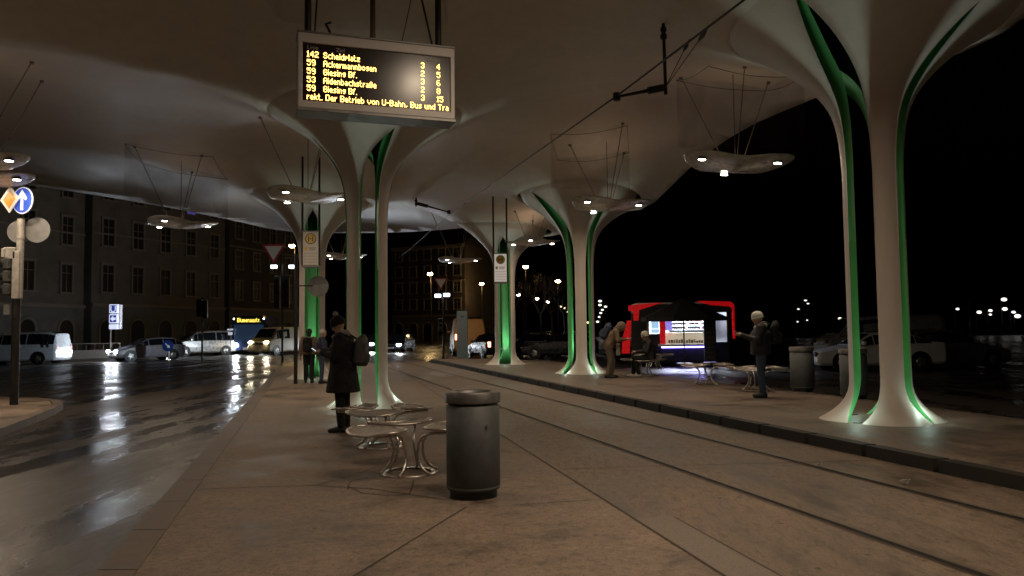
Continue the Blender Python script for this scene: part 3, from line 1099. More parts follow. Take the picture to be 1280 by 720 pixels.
# ------------------------------------------------------------------ steel clover benches
def make_bench():
    root = thing('steel_bench', 'x', 'bench')
    b = MB()
    n = 40
    ring = [(0.27 * math.cos(2 * PI * k / n), 0.27 * math.sin(2 * PI * k / n), 0.012) for k in range(n + 1)]
    b.lathe([(0.245, 0.0), (0.30, 0.0), (0.305, 0.012), (0.24, 0.014)], n=48, cap=False)
    b.build('base_ring', M_CHROME, root)
    for k in range(3):
        a = 2 * PI * k / 3
        ca, sa = math.cos(a), math.sin(a)
        def W(rad, tan, z): return (rad * ca - tan * sa, rad * sa + tan * ca, z)
        for sd in (-1, 1):
            t = MB()
            t.tube([W(0.275, sd * 0.15, 0.02), W(0.24, sd * 0.145, 0.035), W(0.19, sd * 0.13, 0.07), W(0.145, sd * 0.11, 0.14), W(0.125, sd * 0.09, 0.23), W(0.135, sd * 0.085, 0.32),
                    W(0.18, sd * 0.10, 0.395), W(0.27, sd * 0.13, 0.435), W(0.42, sd * 0.17, 0.445), W(0.60, sd * 0.16, 0.45)], 0.0155, 10)
            t.build('leg', M_CHROME, root)
        # dished seat: tube rim and perforated sheet
        cx = 0.44
        def rimp(u, q=1.0):
            A, B = 0.25, 0.36
            x = cx + A * q * math.cos(u); y = B * q * math.sin(u)
            z = 0.470 + 0.035 * (abs(y) / B) ** 2 + (0.02 if x < cx else -0.005) * (abs(x - cx) / A)
            return x, y, z - 0.022 * (1 - q * q)
        t = MB()
        pts = []
        for j in range(37):
            x, y, z = rimp(2 * PI * j / 36)
            pts.append(W(x, y, z))
        t.tube(pts, 0.014, 10, cap=False)
        seat = t.build('seat', M_CHROME, root)
        sh = MB()
        N = 11
        def zz_(x, y):
            q2 = min(1.0, (x / 0.235) ** 2 + (y / 0.335) ** 2)
            return 0.470 + 0.035 * (abs(y) / 0.335) ** 2 + (0.02 if x < 0 else -0.005) * abs(x) / 0.235 - 0.022 * (1 - q2)
        for j in range(-N, N + 1):              # slats with slots between them
            y0 = j / (N + .5) * 0.35
            h = 0.245 * math.sqrt(max(0.0, 1 - (y0 / 0.358) ** 2))
            m = 8
            vs, hw = [], 0.0118
            for i in range(m + 1):
                x = -h + 2 * h * i / m
                vs += [W(cx + x, y0 - hw, zz_(x, y0)), W(cx + x, y0 + hw, zz_(x, y0))]
            sh.add(vs, [(2 * i, 2 * i + 2, 2 * i + 3, 2 * i + 1) for i in range(m)])
        for x0 in (-.2, -.155, -.11, -.065, -.02, .025, .07, .115, .16, .205):
            h = 0.35 * math.sqrt(max(0.0, 1 - (x0 / 0.23) ** 2))
            vs = []
            m = 12
            for j in range(m + 1):
                y0 = -h + 2 * h * j / m
                vs += [W(cx + x0 - .008, y0, zz_(x0, y0) - .001), W(cx + x0 + .008, y0, zz_(x0, y0) - .001)]
            sh.add(vs, [(2 * i, 2 * i + 2, 2 * i + 3, 2 * i + 1) for i in range(m)])
        sm2 = sh.build('seat_mesh', M_SEATM, seat); so_ = sm2.modifiers.new('s', 'SOLIDIFY'); so_.thickness = 0.004; so_.offset = 0
    return root
bench0 = make_bench()
bspec = [(511, 591, 0.0, R(110), 'near steel bench with three round mesh seats beside the foreground bin'),
         (476, 558, 0.0, R(150), 'second steel bench behind the near one, at the feet of the person in black'),
         (805, 470, .127, R(20), 'steel bench under the seated person in a dark coat'),
         (882, 481, .127, R(-15), 'empty steel bench in the middle of the far platform'),
         (946, 488, .127, R(0), 'steel bench behind the standing person in jeans'),
         (818, 461, .127, R(75), 'small distant steel bench right of the seated person')]
for i, (px, py, z, rz, l) in enumerate(bspec):
    o = bench0 if i == 0 else copy_tree(bench0)
    o.location = G(px, py, z); o.rotation_euler = (0, 0, rz)
    o['label'] = l; o['group'] = 'three seat steel benches on the platforms'

# ------------------------------------------------------------------ hanging stop signs
M_YEL = mat('stop_yellow', (0.70, 0.42, 0.03), 0.45, var=0.08)
M_SGREEN = mat('stop_dark_green', (0.02, 0.07, 0.03), 0.45)
M_PANEL = mat('stop_panel_white', (0.62, 0.58, 0.54), 0.4, var=0.05)
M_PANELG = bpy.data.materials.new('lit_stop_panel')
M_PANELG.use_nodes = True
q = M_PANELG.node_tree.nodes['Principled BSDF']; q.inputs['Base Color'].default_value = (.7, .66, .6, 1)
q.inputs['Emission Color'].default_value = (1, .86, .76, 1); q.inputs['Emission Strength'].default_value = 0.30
def stopsign(px, py, Y, wpx, hpx, label, lit):
    W_, H_ = wpx * Y / 960, hpx * Y / 960
    p = P(px, py, Y)
    r = thing('stop_sign', label, 'stop sign', p, R(8), 'hanging bus and tram stop signs')
    b = MB(); b.box((0, 0, 0), (W_, 0.09, H_)); b.build('panel', M_PANELG if lit else M_PANEL, r, bevel=0.006)
    b = MB(); b.box((0, 0, -H_ / 2 - 0.03), (W_ + 0.06, 0.12, 0.05)); b.box((0, 0, H_ / 2 + 0.015), (W_ + 0.03, 0.11, 0.03)); b.build('frame', M_STEEL, r)
    rr = W_ * 0.36
    cz = H_ / 2 - rr - 0.04
    b = MB(); b.disc((0, -0.05, cz), rr, 'Y', 32); e = b.build('emblem', M_SGREEN, r)
    b = MB(); b.disc((0, -0.058, cz), rr * 0.84, 'Y', 32); b.build('emblem_field', M_YEL, e)
    textobj('emblem_letter', 'H', rr * 1.55, (0, -0.066, cz - rr * 0.56), (R(90), 0, 0), M_SGREEN, e, 'CENTER', 0.002)
    b = MB(); b.box((-W_ * 0.32, -0.048, cz - rr - 0.13), (0.07, 0.006, 0.09)); b.build('pictogram', M_YEL, r)
    M_INK = mat('print_grey', (0.16, 0.15, 0.15), 0.6)
    b = MB()
    for k in range(3):
        b.box((W_ * 0.1, -0.048, cz - rr - 0.10 - 0.032 * k), (W_ * (0.5 - 0.06 * k), 0.006, 0.012))
    for k in range(5):
        b.box((0, -0.048, cz - rr - 0.26 - 0.085 * k), (W_ * 0.86, 0.006, 0.007))
    o = b.build('printed_lines', M_INK, r)
    for x in (-W_ / 2 - 0.02, W_ / 2 + 0.02):
        b = MB(); b.tube([(x, 0, -H_ / 2), (x, 0, F(p.x, p.y) - p.z)], 0.03, 8); b.build('hanging_rod', M_DARK, r)
stopsign(388.5, 311, 22.0, 19, 42, 'hanging stop sign with round yellow H emblem in front of the far left column', False)
stopsign(625.5, 335, 26.0, 15.5, 35, 'bright hanging stop sign with yellow H emblem by the furthest right column', True)

# ------------------------------------------------------------------ traffic signs on poles
def tri(r, flip=True):
    return [(-r, 0), (r, 0), (0, -r * 1.7)]
def extr(poly, y0, y1):
    n = len(poly)
    vs = [(x, y0, z) for x, z in poly] + [(x, y1, z) for x, z in poly]
    return vs, [tuple(range(n)), tuple(range(2 * n - 1, n - 1, -1))] + [(k, n + k, n + (k + 1) % n, (k + 1) % n) for k in range(n)]
M_RED = mat('sign_red', (0.42, 0.02, 0.02), 0.4)
M_BLUE = mat('sign_blue', (0.012, 0.03, 0.14), 0.35)
M_ORANGE = mat('priority_orange', (0.80, 0.38, 0.02), 0.4)
def litmat(name, c, e):
    m = mat(name, c, 0.4, emit=c, es=e)
    return m
M_BLUEL = litmat('lit_sign_blue', (0.04, 0.10, 0.55), 0.22)
M_WHITEL = litmat('lit_sign_white', (0.80, 0.84, 1.0), 0.35)

# pole of the round sign by the far left column
p = Vector((P(369.5, 470, 22.8).x, 22.8, 0.0))
r = thing('sign_pole', 'dark pole with a round grey sign back turned to the camera near two pedestrians', 'sign pole', p)
b = MB(); b.tube([(0, 0, 0), (0, 0, 3.85)], 0.055, 12); b.build('pole', M_DARK, r)
z = P(396, 358, p.y).z
b = MB(); b.disc((0.66, 0, z), 0.31, 'Y', 36, th=0.02); b.build('sign_plate', M_SIGNBACK, r)
b = MB(); b.tube([(0, 0, z + .02), (0.5, -0.02, z + .02)], 0.02, 8); b.build('bracket', M_DARK, r)

# left pole group: signals, blue arrow, priority diamond
p = G(17.5, 506, 0.02)
r = thing('traffic_signal_pole', 'pole at far left with blue arrow sign, orange diamond and traffic signal heads', 'traffic signal', p)
sgn = lambda y: P(18, y, p.y).z - 0
b = MB(); b.tube([(0, 0, 0), (0, 0, sgn(372))], 0.085, 16); b.build('lower_pole', M_DARK, r)
b = MB(); b.tube([(0.05, 0, sgn(374)), (0.06, 0, sgn(275))], 0.075, 16)
b.tube([(0.06, 0, sgn(300)), (0.06, 0, sgn(296))], 0.085, 16); b.build('upper_pole', M_POLE, r)
zb = sgn(253)
b = MB(); b.disc((0, 0, 0), 0.295, 'Y', 40, th=0.02); b.xform(Matrix.Translation((0.17, -0.12, zb)) @ Matrix.Rotation(R(-18), 4, 'Z')); o = b.build('arrow_sign', M_WHITEL, r)
b = MB(); b.disc((0, -0.014, 0), 0.268, 'Y', 40, th=0.012); b.xform(Matrix.Translation((0.17, -0.12, zb)) @ Matrix.Rotation(R(-18), 4, 'Z')); b.build('blue_field', M_BLUEL, o)
b = MB()
vs, fs = extr([(-0.035, -0.22), (0.035, -0.22), (0.035, 0.06), (0.11, -0.01), (0.15, 0.045), (0, 0.235), (-0.15, 0.045), (-0.11, -0.01), (-0.035, 0.06)], -0.03, -0.022)
b.add(vs, fs); b.xform(Matrix.Translation((0.17, -0.12, zb)) @ Matrix.Rotation(R(-18), 4, 'Z')); b.build('arrow', M_WHITEL, o)
b = MB(); vs, fs = extr([(0, -0.30), (0.30, 0), (0, 0.30), (-0.30, 0)], -0.01, 0.01); b.add(vs, fs)
m_ = Matrix.Translation((-0.13, -0.10, zb + 0.03)) @ Matrix.Rotation(R(-22), 4, 'Z'); b.xform(m_); o = b.build('priority_sign', M_SIGNW, r)
b = MB(); vs, fs = extr([(0, -0.19), (0.19, 0), (0, 0.19), (-0.19, 0)], -0.022, -0.012); b.add(vs, fs); b.xform(m_); b.build('orange_field', M_ORANGE, o)
for (dx, zz, rad_, rot, ml) in ((-0.05, sgn(290), 0.25, R(10), M_SIGNBACK), (0.34, sgn(288), 0.28, R(5), M_SIGNBACK)):
    b = MB(); b.disc((0, 0, 0), rad_, 'Y', 36, th=0.02); b.xform(Matrix.Translation((dx, 0.13, zz)) @ Matrix.Rotation(rot, 4, 'Z')); b.build('sign_back', ml, r)
b = MB(); b.box((0.02, -0.02, (sgn(318) + sgn(372)) / 2), (0.16, 0.16, sgn(318) - sgn(378))); hd = b.build('signal_housing', M_POLE, r, bevel=0.02)
for k, yy in enumerate((331, 347, 363)):
    b = MB(); n = 18
    vs = []
    for t, q in ((-0.10, 0.125), (-0.42, 0.12)):
        for j in range(n + 1):
            a = -PI * 0.18 + (PI * 1.36) * j / n
            vs.append((t, q * math.cos(a), sgn(yy) + q * math.sin(a)))
    b.add(vs, [(j, j + 1, n + 2 + j, n + 1 + j) for j in range(n)], True)
    o = b.build('signal_visor', M_BLACK, hd)
    so = o.modifiers.new('s', 'SOLIDIFY'); so.thickness = 0.008
    b = MB(); b.disc((-0.12, 0, sgn(yy)), 0.105, 'X', 24); b.build('signal_lens', M_GLASS, hd)
    b = MB(); b.cbox((-0.17, 0.0, sgn(yy)), (0.16, 0.28, 0.27), .03); b.build('signal_chamber', mat('signal_dark_grey', (.06, .06, .058), .4), hd)
b = MB(); b.box((-0.12, 0, sgn(318)), (0.26, 0.2, 0.26)); b.box((-0.24, -0.03, sgn(318)), (0.06, 0.24, 0.2)); b.build('acoustic_box', M_POLE, r, bevel=0.015)
b = MB(); b.box((-0.2, 0, sgn(388)), (0.13, 0.05, 0.22)); b.build('push_button_panel', M_SIGNBACK, r)

# give way sign and lit signal heads behind
def signal_mast(px, pyb, Y, htop, label, heads, triangle=None, lampy=None):
    p = G(px, pyb, -0.12) if Y is None else Vector((P(px, 400, Y).x, Y, -0.12))
    r = thing('traffic_signal_mast', label, 'traffic signal', p, 0, 'distant traffic signals along the road')
    zt = P(px, htop, p.y).z
    s_ = p.y / 960
    b = MB(); b.tube([(0, 0, 0), (0, 0, zt - p.z)], 0.06, 8); b.build('pole', M_DARK, r)
    for (dx, yt, yb) in heads:
        z0, z1 = P(px, yb, p.y).z - p.z, P(px, yt, p.y).z - p.z
        b = MB(); b.cbox((dx * s_, -0.12, (z0 + z1) / 2), (0.32, 0.2, z1 - z0), 0.03); h = b.build('signal_housing', M_BLACK, r)
        for k in range(3):
            b = MB(); b.disc((dx * s_, -0.24, z0 + (z1 - z0) * (k + .5) / 3), 0.09, 'Y', 14); b.build('signal_lens', M_GLASS, h)
    if triangle:
        tx, ty, hw = triangle
        c = P(tx, ty, p.y) - p
        k = hw * s_
        b = MB(); vs, fs = extr([(-k, 0), (k, 0), (0, -k * 1.62)], -0.28, -0.26); b.add([(v[0] + c.x, v[1], v[2] + c.z) for v in vs], fs); t = b.build('give_way_sign', M_RED, r)
        k2 = k * 0.72
        b = MB(); vs, fs = extr([(-k2, 0), (k2, 0), (0, -k2 * 1.62)], -0.30, -0.285); b.add([(v[0] + c.x, v[1], v[2] + c.z - k * 0.16) for v in vs], fs); b.build('white_field', M_SIGNW, t)
    for (lx, ly) in (lampy or []):
        c = P(lx, ly, p.y) - p
        b = MB(); b.cbox((c.x, -0.3, c.z), (7.5 * s_, 0.16, 4 * s_), 0.02); l = b.build('lit_panel', mat('crossing_light', (1, 1, 1), 0.3, emit=(0.75, 0.86, 1.0), es=6), r)
        b = MB(); b.box((c.x, -0.2, c.z + 3.2 * s_), (10 * s_, 0.3, 1.2 * s_)); b.build('lamp_hood', M_DARK, r)
    return r
signal_mast(353, 440, 42, 305, 'signal mast with big red and white give way triangle and two lit blue white panels', [(-6, 345, 385), (6, 345, 385)], (344, 306, 15), [(344.5, 334), (367, 334)])
signal_mast(554, 447, 42, 340, 'distant mast with small give way triangle and two lit panels before the grey pillar', [(-3, 398, 415)], (551.5, 348, 9), [(548, 370), (559, 369)])
signal_mast(253, 451, 46, 372, 'dark signal mast in front of the silver van', [(-3, 374, 396), (4, 376, 398)])
signal_mast(1213, 440, 60, 375, 'thin unlit mast in the dark at the right beyond the parked cars', [(0, 398, 412)])

# blue keep-right disc by the first car
p = G(211, 452, -0.12)
r = thing('keep_right_sign', 'low round blue sign with white arrow in front of the pale car', 'sign', p)
b = MB(); b.tube([(0, 0, 0), (0, 0, 0.9)], 0.035, 8); b.build('post', M_POLE, r)
b = MB(); b.disc((-.05, -0.05, 0.95), 0.34, 'Y', 28, th=0.02); o = b.build('plate', M_BLUE, r)
b = MB(); vs, fs = extr([(-0.03, -0.2), (0.03, -0.2), (0.03, 0.02), (0.1, 0.02), (0, 0.2), (-0.1, 0.02), (-0.03, 0.02)], -0.075, -0.065)
b.add(vs, fs); b.xform(Matrix.Translation((-.05, 0, 0.95)) @ Matrix.Rotation(R(135), 4, 'Y')); b.build('arrow', M_SIGNW, o)

# illuminated underground sign
p = Vector((P(138, 430, 58).x, 58, -0.1))
r = thing('station_sign', 'lit white and blue underground station sign on a slim post before the houses', 'sign', p)
s_ = 58 / 960
zz = lambda y: P(143, y, 58).z - p.z
b = MB(); b.tube([(0, 0, 0), (0, 0, zz(412))], 0.06, 8); b.build('post', M_POLE, r)
M_CUBE = mat('lit_cube_white', (0.9, 0.92, 1), 0.4, emit=(0.72, 0.78, 1.0), es=0.9)
M_CUBEB = mat('lit_cube_blue', (0.02, 0.04, 0.3), 0.4, emit=(0.06, 0.09, 0.5), es=0.5)
for (y0, y1, ch) in ((380.5, 391.5, 'U'), (393, 404, 'Z'), (405.5, 411.5, '')):
    c = (zz(y0) + zz(y1)) / 2; h = zz(y0) - zz(y1)
    b = MB(); b.cbox((4.5 * s_, 0, c), (10.5 * s_, 0.4, h), 0.03); o = b.build('light_box', M_CUBE, r)
    if ch == 'U':
        b = MB(); b.box((4.5 * s_, -0.205, c), (8 * s_, 0.01, h * .8)); b.build('blue_field', M_CUBEB, o)
        textobj('letter', 'U', h * 1.02, (4.5 * s_, -0.215, c - h * .36), (R(90), 0, 0), M_CUBE, o, 'CENTER')
    elif ch == 'Z':
        b = MB(); b.box((4.5 * s_, -0.205, c), (8 * s_, 0.01, h * .8)); b.build('blue_field', M_CUBEB, o)
        b = MB(); vs, fs = extr([(-.2, 0), (0.02, .22), (.02, .09), (.2, .09), (.2, -.09), (.02, -.09), (.02, -.22)], -0.225, -0.215); b.add([(v[0] + 4.5 * s_, v[1], v[2] + c) for v in vs], fs); b.build('pictogram', M_CUBE, o)
b = MB(); b.box((11.5 * s_, 0.05, zz(396)), (0.09, 0.4, zz(381) - zz(411))); b.build('side_panel', mat('side_glow', (.8, .8, .9), .5, emit=(.7, .75, 1), es=.35), r)

# ------------------------------------------------------------------ grey information pillar
p = G(578, 438, 0.0)
p = Vector((P(578, 430, 40).x, 40, -0.1))
r = thing('information_pillar', 'tall blue grey information pillar at the far end of the platform', 'pillar', p)
s_ = 40 / 960
b = MB(); b.cbox((0, 0, 1.35), (13.5 * s_, 0.3, 2.6), 0.02); b.build('panel', mat('pillar_bluegrey', (0.16, 0.21, 0.24), 0.4, var=.1), r)
b = MB(); b.cbox((0, 0, 0.12), (15.5 * s_, 0.42, 0.35), 0.03); b.build('base', mat('pillar_base', (0.14, 0.18, 0.2), 0.5), r)
b = MB(); b.box((0.02, -0.155, 2.35), (0.16, 0.008, 0.05)); b.build('emblem', M_BLACK, r)

# ------------------------------------------------------------------ vehicles
M_CSILV = mat('silver_car_paint', (0.42, 0.41, 0.40), 0.28, metal=0.4, var=0.05)
M_CDARK = mat('dark_car_paint', (0.018, 0.018, 0.022), 0.25, var=0.1)
M_CWHITE = mat('white_car_paint', (0.55, 0.55, 0.56), 0.3, var=0.04)
M_CLILAC = mat('pale_car_paint', (0.26, 0.24, 0.27), 0.3, var=0.05)
M_CSAND = mat('beige_van_paint', (0.45, 0.37, 0.22), 0.35, var=0.06)
M_ORV = mat('orange_van_paint', (0.60, 0.36, 0.15), 0.4, var=0.1)
M_VWALL = mat('van_two_tone', (0.55, 0.60, 0.66), 0.3, var=0.08)
M_PLATE = mat('number_plate', (0.7, 0.7, 0.68), 0.4)
PROF = {
 'hatch': dict(L=4.2, st=[(2.1, .35, .60, .62, .9), (2.02, .22, .66, .70, .93), (1.3, .2, .82, .86, .92), (0.95, .2, .90, .93, .9), (0.2, .2, .95, 1.40, .72), (-0.7, .2, .96, 1.47, .72), (-1.5, .2, .98, 1.40, .70), (-1.95, .22, 1.0, 1.05, .85), (-2.1, .35, .8, .84, .9)], W=1.78, wb=(1.3, -1.28), wr=.32, gl=(3, 7)),
 'sedan': dict(L=4.5, st=[(2.25, .35, .58, .60, .9), (2.15, .22, .66, .70, .93), (1.3, .2, .82, .86, .92), (1.0, .2, .90, .92, .9), (0.25, .2, .94, 1.36, .70), (-0.6, .2, .95, 1.42, .70), (-1.2, .2, .97, 1.30, .70), (-1.75, .22, 1.0, 1.06, .88), (-2.2, .25, .98, 1.02, .9), (-2.25, .35, .7, .72, .9)], W=1.78, wb=(1.38, -1.32), wr=.32, gl=(3, 7)),
 'mpv': dict(L=4.9, st=[(2.45, .35, .75, .78, .9), (2.38, .22, .88, .95, .93), (1.75, .2, 1.04, 1.1, .92), (1.5, .2, 1.10, 1.16, .9), (0.6, .2, 1.12, 1.80, .76), (-0.8, .2, 1.12, 1.88, .76), (-2.0, .2, 1.12, 1.86, .76), (-2.35, .22, 1.12, 1.75, .78), (-2.45, .35, .9, .94, .9)], W=1.9, wb=(1.55, -1.5), wr=.34, gl=(3, 7)),
 'van': dict(L=5.2, st=[(2.6, .35, .85, .90, .9), (2.52, .22, 1.0, 1.08, .93), (2.1, .2, 1.15, 1.25, .9), (1.4, .2, 1.2, 2.0, .82), (0.0, .2, 1.2, 2.1, .86), (-2.4, .2, 1.2, 2.1, .86), (-2.6, .3, 1.2, 2.0, .85)], W=2.0, wb=(1.7, -1.6), wr=.35, gl=(2, 4)),
}
def vehicle(kind, name, label, cat, loc, rz, paint, head=None, tail=False, group=None, hs=1.0, sideglass=True):
    pr = PROF[kind]
    r = thing(name, label, cat, loc, rz, group)
    W = pr['W']
    b = MB()
    rings = []
    for (x, zb, zm, zt, wt) in pr['st']:
        endk = 0.94 if abs(abs(x) - pr['L'] / 2) < 0.02 else 1.0
        h = W / 2 * endk
        w2 = W / 2 * wt * endk
        half = [(h * .88, zb), (h * .99, zb + .1), (h, (zb + zm) / 2), (h * .97, zm), (w2, zm + (zt - zm) * .88), (w2 * .88, zt), (w2 * .4, zt + .015)]
        rings.append([(x, y, z) for y, z in half] + [(x, -y, z) for y, z in reversed(half)])
    n = len(rings[0])
    vs = [v for q in rings for v in q]
    fs = []
    for i in range(len(rings) - 1):
        for k in range(n):
            j = (k + 1) % n
            fs.append((i * n + k, (i + 1) * n + k, (i + 1) * n + j, i * n + j))
    fs.append(tuple(range(n))); fs.append(tuple(range(len(rings) * n - 1, (len(rings) - 1) * n - 1, -1)))
    b.add(vs, fs, False)
    body = b.build('body', paint, r)
    bv = body.modifiers.new('bev', 'BEVEL'); bv.width = 0.04; bv.segments = 2; bv.limit_method = 'ANGLE'; bv.angle_limit = R(20)
    for p in body.data.polygons: p.use_smooth = False
    # glass
    g0, g1 = pr['gl']
    if True:
        for sd in (0, 1):
            g = MB()
            for i in range(g0, g1):
                q0, q1 = rings[i], rings[i + 1]
                def lp(a, c, t): return Vector(a).lerp(Vector(c), t)
                ia, ib = (3, 4) if sd == 0 else (n - 4, n - 5)
                A0, B0, A1, B1 = q0[ia], q0[ib], q1[ia], q1[ib]
                if B0[2] - A0[2] < 0.1 and B1[2] - A1[2] < 0.1: continue
                t0, t1 = 0.04, 0.94
                pts = [lp(A0, B0, t0), lp(A1, B1, t0), lp(A1, B1, t1), lp(A0, B0, t1)]
                pts = [lp(pts[0], pts[1], .03), lp(pts[0], pts[1], .97), lp(pts[3], pts[2], .97), lp(pts[3], pts[2], .03)]
                off = Vector((0, 0.012 if sd == 0 else -0.012, 0.004))
                pts = [p + off for p in pts]
                g.add(pts, [(0, 1, 2, 3) if sd == 1 else (3, 2, 1, 0)])
            if g.v: g.build('side_window', M_GLASS, r)
        for (i, nm) in ((g0, 'windscreen'), (g1 - 1 if kind != 'van' else len(rings) - 2, 'rear_window')):
            q0, q1 = rings[i], rings[i + 1]
            a0, a1 = Vector(q0[5]), Vector(q1[5]); c0, c1 = Vector(q0[n - 6]), Vector(q1[n - 6])
            up = Vector((0.0, 0, 0.022))
            g = MB()
            nrm = (a1 - a0).cross(c0 - a0).normalized()
            if nrm.z < 0: nrm = -nrm
            off = nrm * 0.02
            k0, k1 = (0.08, 0.93)
            P0, P1, P2, P3 = a0.lerp(a1, k0), a0.lerp(a1, k1), c0.lerp(c1, k1), c0.lerp(c1, k0)
            g.add([P0 + off, P1 + off, P2 + off, P3 + off], [(0, 1, 2, 3)])
            g.build(nm, M_GLASS, r)
    for wx in pr['wb']:
        for sd in (-1, 1):
            t = MB(); t.lathe([(pr['wr'] * .7, -.11), (pr['wr'] * .95, -.10), (pr['wr'], -.06), (pr['wr'], .06), (pr['wr'] * .95, .10), (pr['wr'] * .7, .11)], n=28)
            t.xform(Matrix.Translation((wx, sd * (W / 2 - .09), pr['wr'])) @ Matrix.Rotation(R(90), 4, 'X'))
            w_ = t.build('wheel', M_TIRE, r)
            t = MB(); t.lathe([(pr['wr'] * .64, -.02), (pr['wr'] * .6, .0), (.12, .01), (.05, .025)], n=24)
            for s5 in range(5):
                a = 2 * PI * s5 / 5
                t.box((pr['wr'] * .35 * math.cos(a), pr['wr'] * .35 * math.sin(a), 0.02), (pr['wr'] * .55, .05, .02), rz=a)
            t.xform(Matrix.Translation((wx, sd * (W / 2 + 0.022 - .005), pr['wr'])) @ Matrix.Rotation(R(-90 * sd), 4, 'X'))
            t.build('rim', M_RIM, w_)
            t = MB(); t.disc((wx, sd * (W / 2 - 0.03), pr['wr'] + .02), pr['wr'] * 1.16, 'Y', 28, th=0.10)
            t.build('wheel_arch', M_BLACK, r)
    x0 = pr['L'] / 2
    zl = pr['st'][1][2] - 0.02
    for sd in (-1, 1):
        t = MB(); t.ball((x0 - 0.01, sd * W * .36, zl - .02), 0.12, sx=0.7, sy=1.4 * hs, sz=.75 * hs)
        t.build('headlight', head if head else M_GLASS, r)
        t = MB(); t.box((-x0 + 0.03, sd * W * .40, pr['st'][-2][2] - .18), (0.08, .16, .30)); t.build('tail_light', M_TAIL if tail else M_RED, r)
        t = MB(); t.cbox((pr['st'][3][0] - .35, sd * (W / 2 + .09), pr['st'][3][2] + .12), (.12, .2, .14), .02); t.build('mirror', paint, r)
    t = MB(); t.box((x0 + .012, 0, zl - .12), (.02, W * .42, .13)); t.build('grille', M_BLACK, r)
    t = MB(); t.box((x0 + .02, 0, .38), (.02, .52, .11)); t.build('number_plate', M_PLATE, r)
    t = MB(); t.box((-x0 - .02, 0, .55), (.02, .52, .11)); t.build('number_plate', M_PLATE, r)
    return r


def at(px, Y, z=-0.125):
    q = P(px, 425, Y); return Vector((q.x, Y, z))
ZR = -0.125
v = vehicle('mpv', 'white_van', 'pale van with ladder pattern at its rear, brightly lit by headlights at the left edge', 'van', at(27, 45), R(182), M_VWALL, None, False)
b = MB()
for (x, z, w_, h_) in ((-1.75, 1.35, .07, .75), (-2.05, 1.35, .07, .75), (-1.9, 1.5, .3, .07), (-1.9, 1.15, .3, .07)):
    b.box((x, 0.955, z), (w_, .02, h_))
b.build('ladder_decal', M_CDARK, v)
vehicle('hatch', 'pale_car', 'pale lilac car with both headlights on facing left beside the blue arrow sign', 'car', at(184, 49), R(226), M_CLILAC, M_HEAD, False)
vehicle('mpv', 'silver_van', 'silver people carrier with one bright headlight behind the pale car', 'van', at(252, 59), R(222), M_CSILV, M_HEAD, False)
vehicle('van', 'beige_van', 'beige van with lit headlights behind the dark sign pole', 'van', at(350, 60), R(250), M_CSAND, M_HEADW, False)
vehicle('hatch', 'dark_car', 'dark car with glaring white headlights between the thin column leg and the pillar', 'car', at(498, 62), R(262), M_CDARK, M_HEAD, False, 'oncoming cars far down the road', hs=1.1)
vehicle('hatch', 'dark_car', 'second dark oncoming car just left of the thin column leg', 'car', at(462, 66), R(268), M_CDARK, M_HEAD, False, 'oncoming cars far down the road', hs=1.1)
ov_ = vehicle('van', 'orange_van', 'orange lit van seen from behind with tail lights on, split by the grey pillar', 'van', at(584, 54), R(97), M_ORV, None, True)
ov_.scale = (1.1, 1.12, 1.2)
vehicle('hatch', 'small_dark_car', 'dark parked car with tail lights left of the furthest column', 'car', at(612, 47), R(110), M_CDARK, None, True, 'dark cars parked along the tram street')
vehicle('sedan', 'parked_dark_car', 'dark parked car between the furthest column and the green lit column', 'car', at(668, 48), R(160), M_CDARK, None, False, 'dark cars parked along the tram street')
vehicle('hatch', 'parked_dark_car', 'dark parked car close to the left side of the green lit column', 'car', at(700, 44), R(165), M_CDARK, None, False, 'dark cars parked along the tram street')
vehicle('hatch', 'distant_car', 'far oncoming car with white headlights beyond the parked dark cars', 'car', at(682, 86), R(270), M_CDARK, M_HEAD, False, 'oncoming cars far down the road', hs=0.8)
vehicle('sedan', 'white_parked_car', 'white parked sedan in the dark behind the near right column', 'car', at(1090, 28.5), R(176), M_CWHITE, None, False)
vehicle('van', 'parked_delivery_van', 'pale delivery van parked behind the white sedan', 'van', at(1098, 35), R(178), mat('pale_van_paint', (.30, .30, .30), .4), None, False)
vehicle('hatch', 'parked_grey_car', 'dark grey car parked right of the near right column', 'car', at(1180, 29.5), R(8), mat('grey_car_paint', (.10, .10, .11), .3), None, False)

def beam(px, py, Y, tpx, tpy, tY, en, ang=60, col=(.78, .90, 1.0)):
    ld = bpy.data.lights.new('headlight_and_fill_beam', 'SPOT'); ld.energy = en; ld.color = col; ld.spot_size = R(ang); ld.spot_blend = .8; ld.shadow_soft_size = .08
    lo = bpy.data.objects.new('headlight_and_fill_beam', ld); COL.objects.link(lo)
    q, t = P(px, py, Y), P(tpx, tpy, tY)
    lo.location = q; lo.rotation_euler = (t - q).to_track_quat('-Z', 'Y').to_euler()
beam(150, 436, 42.5, 30, 440, 44.5, 300, 50)
ld = bpy.data.lights.new('headlight_and_fill_beam', 'SPOT'); ld.energy = 5200; ld.color = (1, .93, .85); ld.spot_size = R(4.5); ld.spot_blend = .8; ld.shadow_soft_size = .08  # added narrow spot that brightens the give way triangle, no vehicle behind it
lo = bpy.data.objects.new('headlight_and_fill_beam', ld); COL.objects.link(lo)
q, t = Vector((-6.5, -8, 1.3)), P(344, 316, 42)
lo.location = q; lo.rotation_euler = (t - q).to_track_quat('-Z', 'Y').to_euler()
beam(262, 425, 44, 180, 436, 48.5, 450, 40)  # added fill on the pale car body, no vehicle at its source
beam(345, 425, 53, 255, 432, 58.0, 600, 40)  # added fill for the silver van, set in empty road
beam(560, 405, 44, 586, 412, 52, 260, 30, (1, .62, .28))  # added warm spot standing in for street lamp light on the orange van
